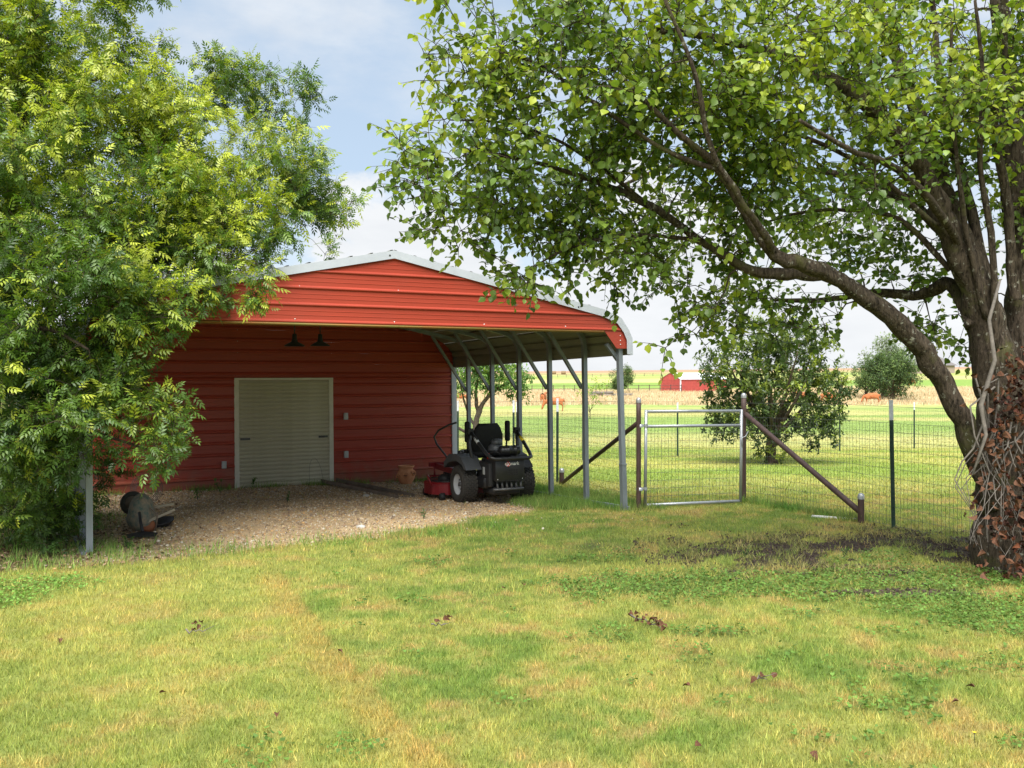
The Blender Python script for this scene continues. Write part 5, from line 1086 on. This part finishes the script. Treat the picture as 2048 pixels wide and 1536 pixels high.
for (px, Y, rot, me, lab) in ((1114, 97, 180, cg, 'reddish brown cow grazing with head down behind the carport posts'), (1086, 124, 75, cs, 'red brown cow facing the camera behind the grazing one'), (914, 132, 15, cg, 'brown cow in the dry grass just right of the barn corner'),
                              (1748, 122, 170, cg, 'tan brown cow standing in dry grass right of the bushy tree'), (1652, 126, 10, cg, 'orange brown cow half hidden behind right side of the bushy tree'), (1612, 130, 180, cs, 'brown cow hidden behind the middle of the bushy tree'), (1793, 150, 190, cg, 'small far orange cow below the broad dark tree'), (1825, 215, 190, cs, 'most distant reddish cow at the far edge of the dry grass')):
    o = bpy.data.objects.new('cow', me); C.objects.link(o); x = (px - CX) / F * Y; o.location = (x, Y, gz(x, Y)); o.rotation_euler = (0, 0, R(rot)); tag(o, lab, 'cow', 'cattle grazing in the pasture')

# ------------------------------------------------------------------ distant buildings, bales, fence
Y = 186; x0 = (1361 - CX) / F * Y; zb = gz(x0 + 3, Y) - .1
sh = thing('small_shed', 'small red metal shed with pale roof out in the pasture', 'shed', (x0, Y, zb), (0, 0, R(34)))
sw, sl_, sh_ = 5.6, 13.0, 2.7           # gable end faces left-front
def shp(nm, f, mt): f.build(nm, M[mt], sh)
c14 = Matrix.Identity(4)
for k in range(9):
    shp('side_panel', MB().box((4.0 - 4.0 + .1, 0 - .02 * 1, k * .3), (sl_, .03, k * .3 + .29)).box((.1, -.06, k * .3), (sl_, -.02, k * .3 + .05)), 'shed_red')
    shp('end_panel', MB().box((-.03, .05, k * .3), (.0, sw, k * .3 + .29)).box((-.07, .05, k * .3), (-.03, sw, k * .3 + .05)), 'shed_red')
MB().add([(-.03, .05, sh_), (-.03, sw, sh_), (-.03, sw / 2, sh_ + 1.15), (0, .05, sh_), (0, sw, sh_), (0, sw / 2, sh_ + 1.15)], [(0, 1, 2), (5, 4, 3), (0, 3, 4, 1), (1, 4, 5, 2), (2, 5, 3, 0)]).build('gable', M['shed_red'], sh)
MB().add([(-.2, -.25, sh_ - .1), (sl_ + .2, -.25, sh_ - .1), (sl_ + .2, sw / 2, sh_ + 1.22), (-.2, sw / 2, sh_ + 1.22), (-.2, sw + .25, sh_ - .1), (sl_ + .2, sw + .25, sh_ - .1)], [(0, 1, 2, 3), (3, 2, 5, 4)]).build('roof', M['shed_white'], sh)
MB().box((-.12, -.1, 0), (.12, .06, sh_)).build('corner_trim', M['shed_white'], sh)
MB().box((.12, sw, 0), (sl_, sw + .03, sh_)).build('rear_wall', M['shed_red'], sh)
# house far right
Y = 420; x = (1838 - CX) / F * Y; zb = gz(x, Y) + .6
hs_ = thing('far_house', 'distant brick house with grey hipped roof behind the tall trees', 'house', (x, Y, zb))
MB().box((-3, 0, -2), (16, 8, 3)).build('wall', M['bricky'], hs_)
MB().add([(-4, -1, 3.0), (17, -1, 3.0), (17, 9, 3.0), (-4, 9, 3.0), (2, 4, 7), (11, 4, 7)], [(0, 1, 5, 4), (1, 2, 5), (2, 3, 4, 5), (3, 0, 4), (3, 2, 1, 0)]).build('roof', M['shingle'], hs_)
for k in (-1, 3, 8): MB().box((k, -.05, .6), (k + 1.6, -.001, 2.4)).build('window', M['glassd'], hs_)
# hay bales
bale = None
for (px, Y, lab) in ((1108, 640, 'round hay bale, left of the pair near the horizon'), (1127, 600, 'round hay bale, right of the pair near the horizon')):
    x = (px - CX) / F * Y; o = MB().lathe([(0, -1.1), (.95, -1.1), (1.1, -1.0), (1.1, 1.0), (.95, 1.1), (0, 1.1)], 24, Matrix.Rotation(R(90), 4, 'Y')).build('hay_bale', M['hay']); o.location = (x, Y, gz(x, Y) + .95); o.scale = (1.3, 1.2, 1.1); tag(o, lab, 'hay bale', 'hay bales on the far field')
# log pile
t = thing('log_pile', 'low grey pile of cut logs under the round pasture tree', 'log pile'); rr = random.Random(3)
for k in range(9):
    Y = 160 + rr.uniform(-.6, .6); x = (1222 - CX) / F * 160 + (k % 6 - 2.5) * 1.1; zz = gz(x, Y) + .2 + .35 * (k // 6)
    MB().tube([(x - .9, Y, zz), (x + .9, Y + rr.uniform(-.3, .3), zz + rr.uniform(-.05, .1))], .24, 10).build('log', M['dead_twig'], t)
# far fence of dark posts and rails
ff = thing('pasture_fence', 'low dark pipe fence crossing the green strip left of the red shed', 'fence')
xs_ = np.linspace((1000 - CX) / F * 185, x0, 18); pts = [Vector((x, 185, gz(x, 185))) for x in xs_]
for p in pts: MB().beam(p, p + Vector((0, 0, 1.5)), .14).build('post', M['pipe'], ff)
for z_ in (1.35, .75): MB().tube([p + Vector((0, 0, z_)) for p in pts], .045, 5).build('rail', M['pipe'], ff)
ff = thing('pasture_fence', 'faint wire fence line of thin posts near the horizon', 'fence')
xs_ = np.linspace(-30, 160, 50); pts = [Vector((x, 420, gz(x, 420))) for x in xs_]
for p in pts: MB().beam(p, p + Vector((0, 0, 1.4)), .16).build('post', M['pipe'], ff)
for z_ in (1.2,): MB().tube([p + Vector((0, 0, z_)) for p in pts], .04, 4).build('wire', M['pipe'], ff)

# ------------------------------------------------------------------ dead vine on the trunk
vn = thing('dead_vine', 'dead vine with curled rust brown leaves hanging over the pear trunk', 'vine', TB)
rr = random.Random(8); ends = []
for k in range(24):
    a = rr.uniform(1930, 2060); y0 = rr.uniform(720, 900); Y0 = 7.72 + (0 if a > 1960 else .1); pts = [P(a + rr.uniform(-5, 40), y0, Y0)]; x_ = a; y_ = y0
    for j in range(rr.randint(5, 9)):
        x_ += rr.uniform(-34, 30); y_ += rr.uniform(25, 60)
        if y_ > 1130: break
        yy = Y0 - .14 * max(0, (y_ - 950) / 180) + rr.uniform(-.06, .04); x_ = max(x_, 1880 + (0 if y_ < 1000 else 60)); pts.append(P(x_, y_, yy))
    if len(pts) > 2:
        r0 = rr.choice((.004, .005, .009)); MB().tube(pts, list(np.linspace(r0, .002, len(pts))), 5, False).build('vine_stem', M['dead_twig'], vn, TB); ends += pts
MB().tube([P(2000, 560, 7.85), P(1978, 640, 7.72), P(1990, 720, 7.7), P(1962, 810, 7.66), P(1972, 870, 7.64), P(1945, 950, 7.6)], [.010, .014, .018, .02, .016, .008], 7, jit=.15).build('vine_stem', M['dead_twig'], vn, TB)
vn_l = bpy.data.meshes.new('dry_leaf'); curl = lf_v.copy(); curl[:, 2] += .35 * curl[:, 0] ** 2 * 4 - .25 * curl[:, 1] ** 2; vn_l.from_pydata([tuple(v) for v in curl], [], [tuple(f) for f in lf_f]); vn_l.materials.append(M['dry'])
for k in range(200):
    if rr.random() < .6: p = rr.choice(ends)
    else:
        y_ = rr.uniform(700, 1150); x_ = rr.uniform(1968, 2070) if y_ < 1000 else rr.uniform(1950, 2070); p = P(x_, y_, 7.62 - .12 * max(0, (y_ - 900) / 200))
    p = p + Vector((rr.gauss(0, .03), rr.uniform(-.08, .02), rr.gauss(0, .03)))
    o = bpy.data.objects.new('dry_leaf', vn_l); C.objects.link(o); o.parent = vn; o.location = p - TB; o.rotation_euler = (rr.uniform(-2.6, -.4), rr.uniform(-1, 1), rr.uniform(0, 6.28)); s_ = rr.uniform(.03, .075); o.scale = (s_, s_, s_)

m_ = 1500; py_ = RNG.uniform(690, 1150, m_); px_ = np.where(py_ > 880, RNG.uniform(1962, 2120, m_), RNG.uniform(1995, 2120, m_)) + (vnoise(py_, py_ * 0, 60, 3, 2) - .5) * 60
k_ = vnoise(px_, py_, 45, 9, 3) > .56 - .10 * (px_ > 2040); px_, py_ = px_[k_], py_[k_]; m_ = len(px_); Y_ = 7.70 - .14 * np.clip((py_ - 900) / 200, 0, 1.2) + RNG.normal(0, .05, m_)
pos_ = np.stack([(px_ - CX) / F * Y_, Y_, EYE + (HY - py_) / F * Y_], -1) - np.array(TB)
d_ = RNG.normal(0, 1, (m_, 3)); d_[:, 2] -= .8
V, T = scatter(curl, lf_f, pos_, frames(d_, RNG.normal(0, 1, (m_, 3)) + np.array((0, -.8, 0))), RNG.uniform(.02, .055, (m_, 1)))
pal_ = np.array([(.035, .014, .009), (.07, .024, .014), (.022, .012, .009), (.13, .045, .02)]); cc_ = pal_[RNG.integers(0, 4, m_)]
np_mesh('dry_foliage', V, T, M['stone'], vn, np.repeat(cc_, 10, axis=0))['kind'] = 'stuff'

# ------------------------------------------------------------------ small things on the lawn
def dead_branch(px, py, L_, ang, nleaf, label, seed):
    rr = random.Random(seed); p = ground_at(px, py); t = thing('fallen_branch', label, 'branch', p + Vector((0, 0, .03)), (0, 0, ang)); pts = [Vector((L_ * k / 6, rr.uniform(-.01, .01), rr.uniform(0, .03))) for k in range(7)]
    MB().tube(pts, list(np.linspace(.006, .002, 7)), 6).build('stem', M['dead_twig'], t)
    for k in range(nleaf // 4 + 1):
        a = pts[rr.randint(1, 5)]; MB().tube([a, a + Vector((rr.uniform(.02, .08), rr.uniform(-.06, .06), rr.uniform(.01, .06)))], [.003, .001], 4).build('twig', M['dead_twig'], t)
    for k in range(nleaf):
        o = bpy.data.objects.new('dry_leaf', vn_l); C.objects.link(o); o.parent = t; q = rr.choice(pts); o.location = q + Vector((rr.gauss(0, .03), rr.gauss(0, .03), rr.uniform(0, .05))); o.rotation_euler = (rr.uniform(-1, 1), rr.uniform(-1, 1), rr.uniform(0, 6.28)); s_ = rr.uniform(.02, .045); o.scale = (s_,) * 3
dead_branch(1262, 1245, .30, R(-58), 26, 'fallen twig with shrivelled dark red leaves on the lawn right of centre', 1)
dead_branch(372, 1277, .12, R(20), 5, 'small dark twig lying on the lawn at left', 2)
dead_branch(862, 1262, .10, R(5), 5, 'little heap of brown leaves and twig on the lawn near the centre', 3)
dead_branch(1505, 1372, .08, R(10), 3, 'small grey brown twig on the bare patch at lower right', 4)
for (px, py, s_, lab) in ((118, 1288, .05, 'curled brown fallen leaf on the lawn at far left'), (318, 1400, .05, 'pinkish brown fallen leaf on the lower left lawn'), (1380, 1385, .06, 'brown fallen leaf near the bottom right of the lawn'), (1918, 1416, .05, 'dark fallen leaf near the lower right corner'), (1950, 1388, .06, 'upright curled brown leaf in grass at right'),
                          (1005, 985 + 200, .045, 'brown fallen leaf in the middle of the lawn'), (1048, 1180, .06, 'flat tan fallen leaf above the fallen twig'), (675, 1312, .05, 'tan fallen leaf on the yellow worn strip'), (1620, 1520, .06, 'dark fallen leaf at the bottom edge of the lawn'), (1390, 1508, .06, 'pale fallen leaf near the bottom edge'), (555, 1440, .05, 'dark fallen leaf on the lower left lawn'), (1340, 1085, .05, 'brown fallen leaf on the lawn before the gate'), (1510, 1157, .05, 'reddish leaf on the clover before the bare soil')):
    o = bpy.data.objects.new('fallen_leaf', vn_l); C.objects.link(o); o.location = ground_at(px, py) + Vector((0, 0, .035)); o.rotation_euler = (random.uniform(-.4, .4), random.uniform(-.4, .4), random.uniform(0, 6)); o.scale = (s_ * .7,) * 3; tag(o, lab, 'leaf', 'fallen leaves on the lawn')
p = ground_at(1949, 1487); t = thing('yellow_flower', 'single small yellow flower in the grass at lower right', 'flower', p)
MB().tube([(0, 0, 0), (0, 0, .05)], .0015, 4).build('stem', M['tpost'], t)
for k in range(6):
    a = k * math.pi / 3; MB().add([(0, 0, .05), (.006 * math.cos(a - .5), .006 * math.sin(a - .5), .052), (.012 * math.cos(a), .012 * math.sin(a), .054), (.006 * math.cos(a + .5), .006 * math.sin(a + .5), .052)], [(0, 1, 2, 3)]).build('petal', M['flower'], t)
# weeds with leaves
def weed(px, py, h, label, seed, n=10, pos=None):
    q = pos or ground_at(px, py); rr = random.Random(seed); t = thing('weed', label, 'weed', q); mb = MB(); ls_ = []
    for k in range(4):
        a = rr.uniform(0, 6.28); e = Vector((math.cos(a) * h * .35, math.sin(a) * h * .35, h * rr.uniform(.6, 1))); mb.tube([(0, 0, 0), e * .5 + Vector((0, 0, h * .1)), e], [.003, .002, .001], 4, False)
        for j in range(n): ls_.append(e * rr.uniform(.2, 1) + Vector((0, 0, .01)))
    mb.build('stems', M['tpost'], t); LPp = np.array([list(v) for v in ls_]); m = len(LPp)
    V, T = scatter(SL_V, SL_F, LPp, frames(RNG.normal(0, 1, (m, 3)) + np.array((0, 0, .2)), RNG.normal(0, .4, (m, 3)) + np.array((0, 0, 1))), RNG.uniform(.25, .45, (m, 1)) * h * .7)
    np_mesh('leaves', V, T, M['grass'], t, np.repeat(np.array((.07, .14, .03)) * RNG.uniform(.7, 1.5, (m, 1)), 5, axis=0))
for i, (px, py, h, lab) in enumerate(((848, 1038, .12, 'low dark green weed on the gravel left of the mower wheel'), (575, 1005, .14, 'small green weed alone in the middle of the gravel'), (700, 962, .28, 'tall thin weed against the red wall right of the door'), (680, 955, .22, 'leafy weed at the right foot of the roll-up door'), (505, 975, .2, 'green weed at the left foot of the roll-up door'), (440, 985, .2, 'weed clump on the gravel under the left outlet box'), (395, 1000, .2, 'broad weed clump in shade right of the wheelbarrow'), (255, 1100, .16, 'bright green weed beside the left carport post'), (90, 1075, .25, 'leafy weed in the shade at the far left'), (30, 1060, .25, 'weed at the left picture edge below the tree'), (1490, 1115, .1, 'dark weed rosette at the left of the bare soil'), (1690, 1115, .09, 'blue green weed in the middle of the bare soil'), (1050, 1000, .22, 'tuft of weeds at the right mower wheel'))):
    weed(px, py, h, lab, i)
print('done')
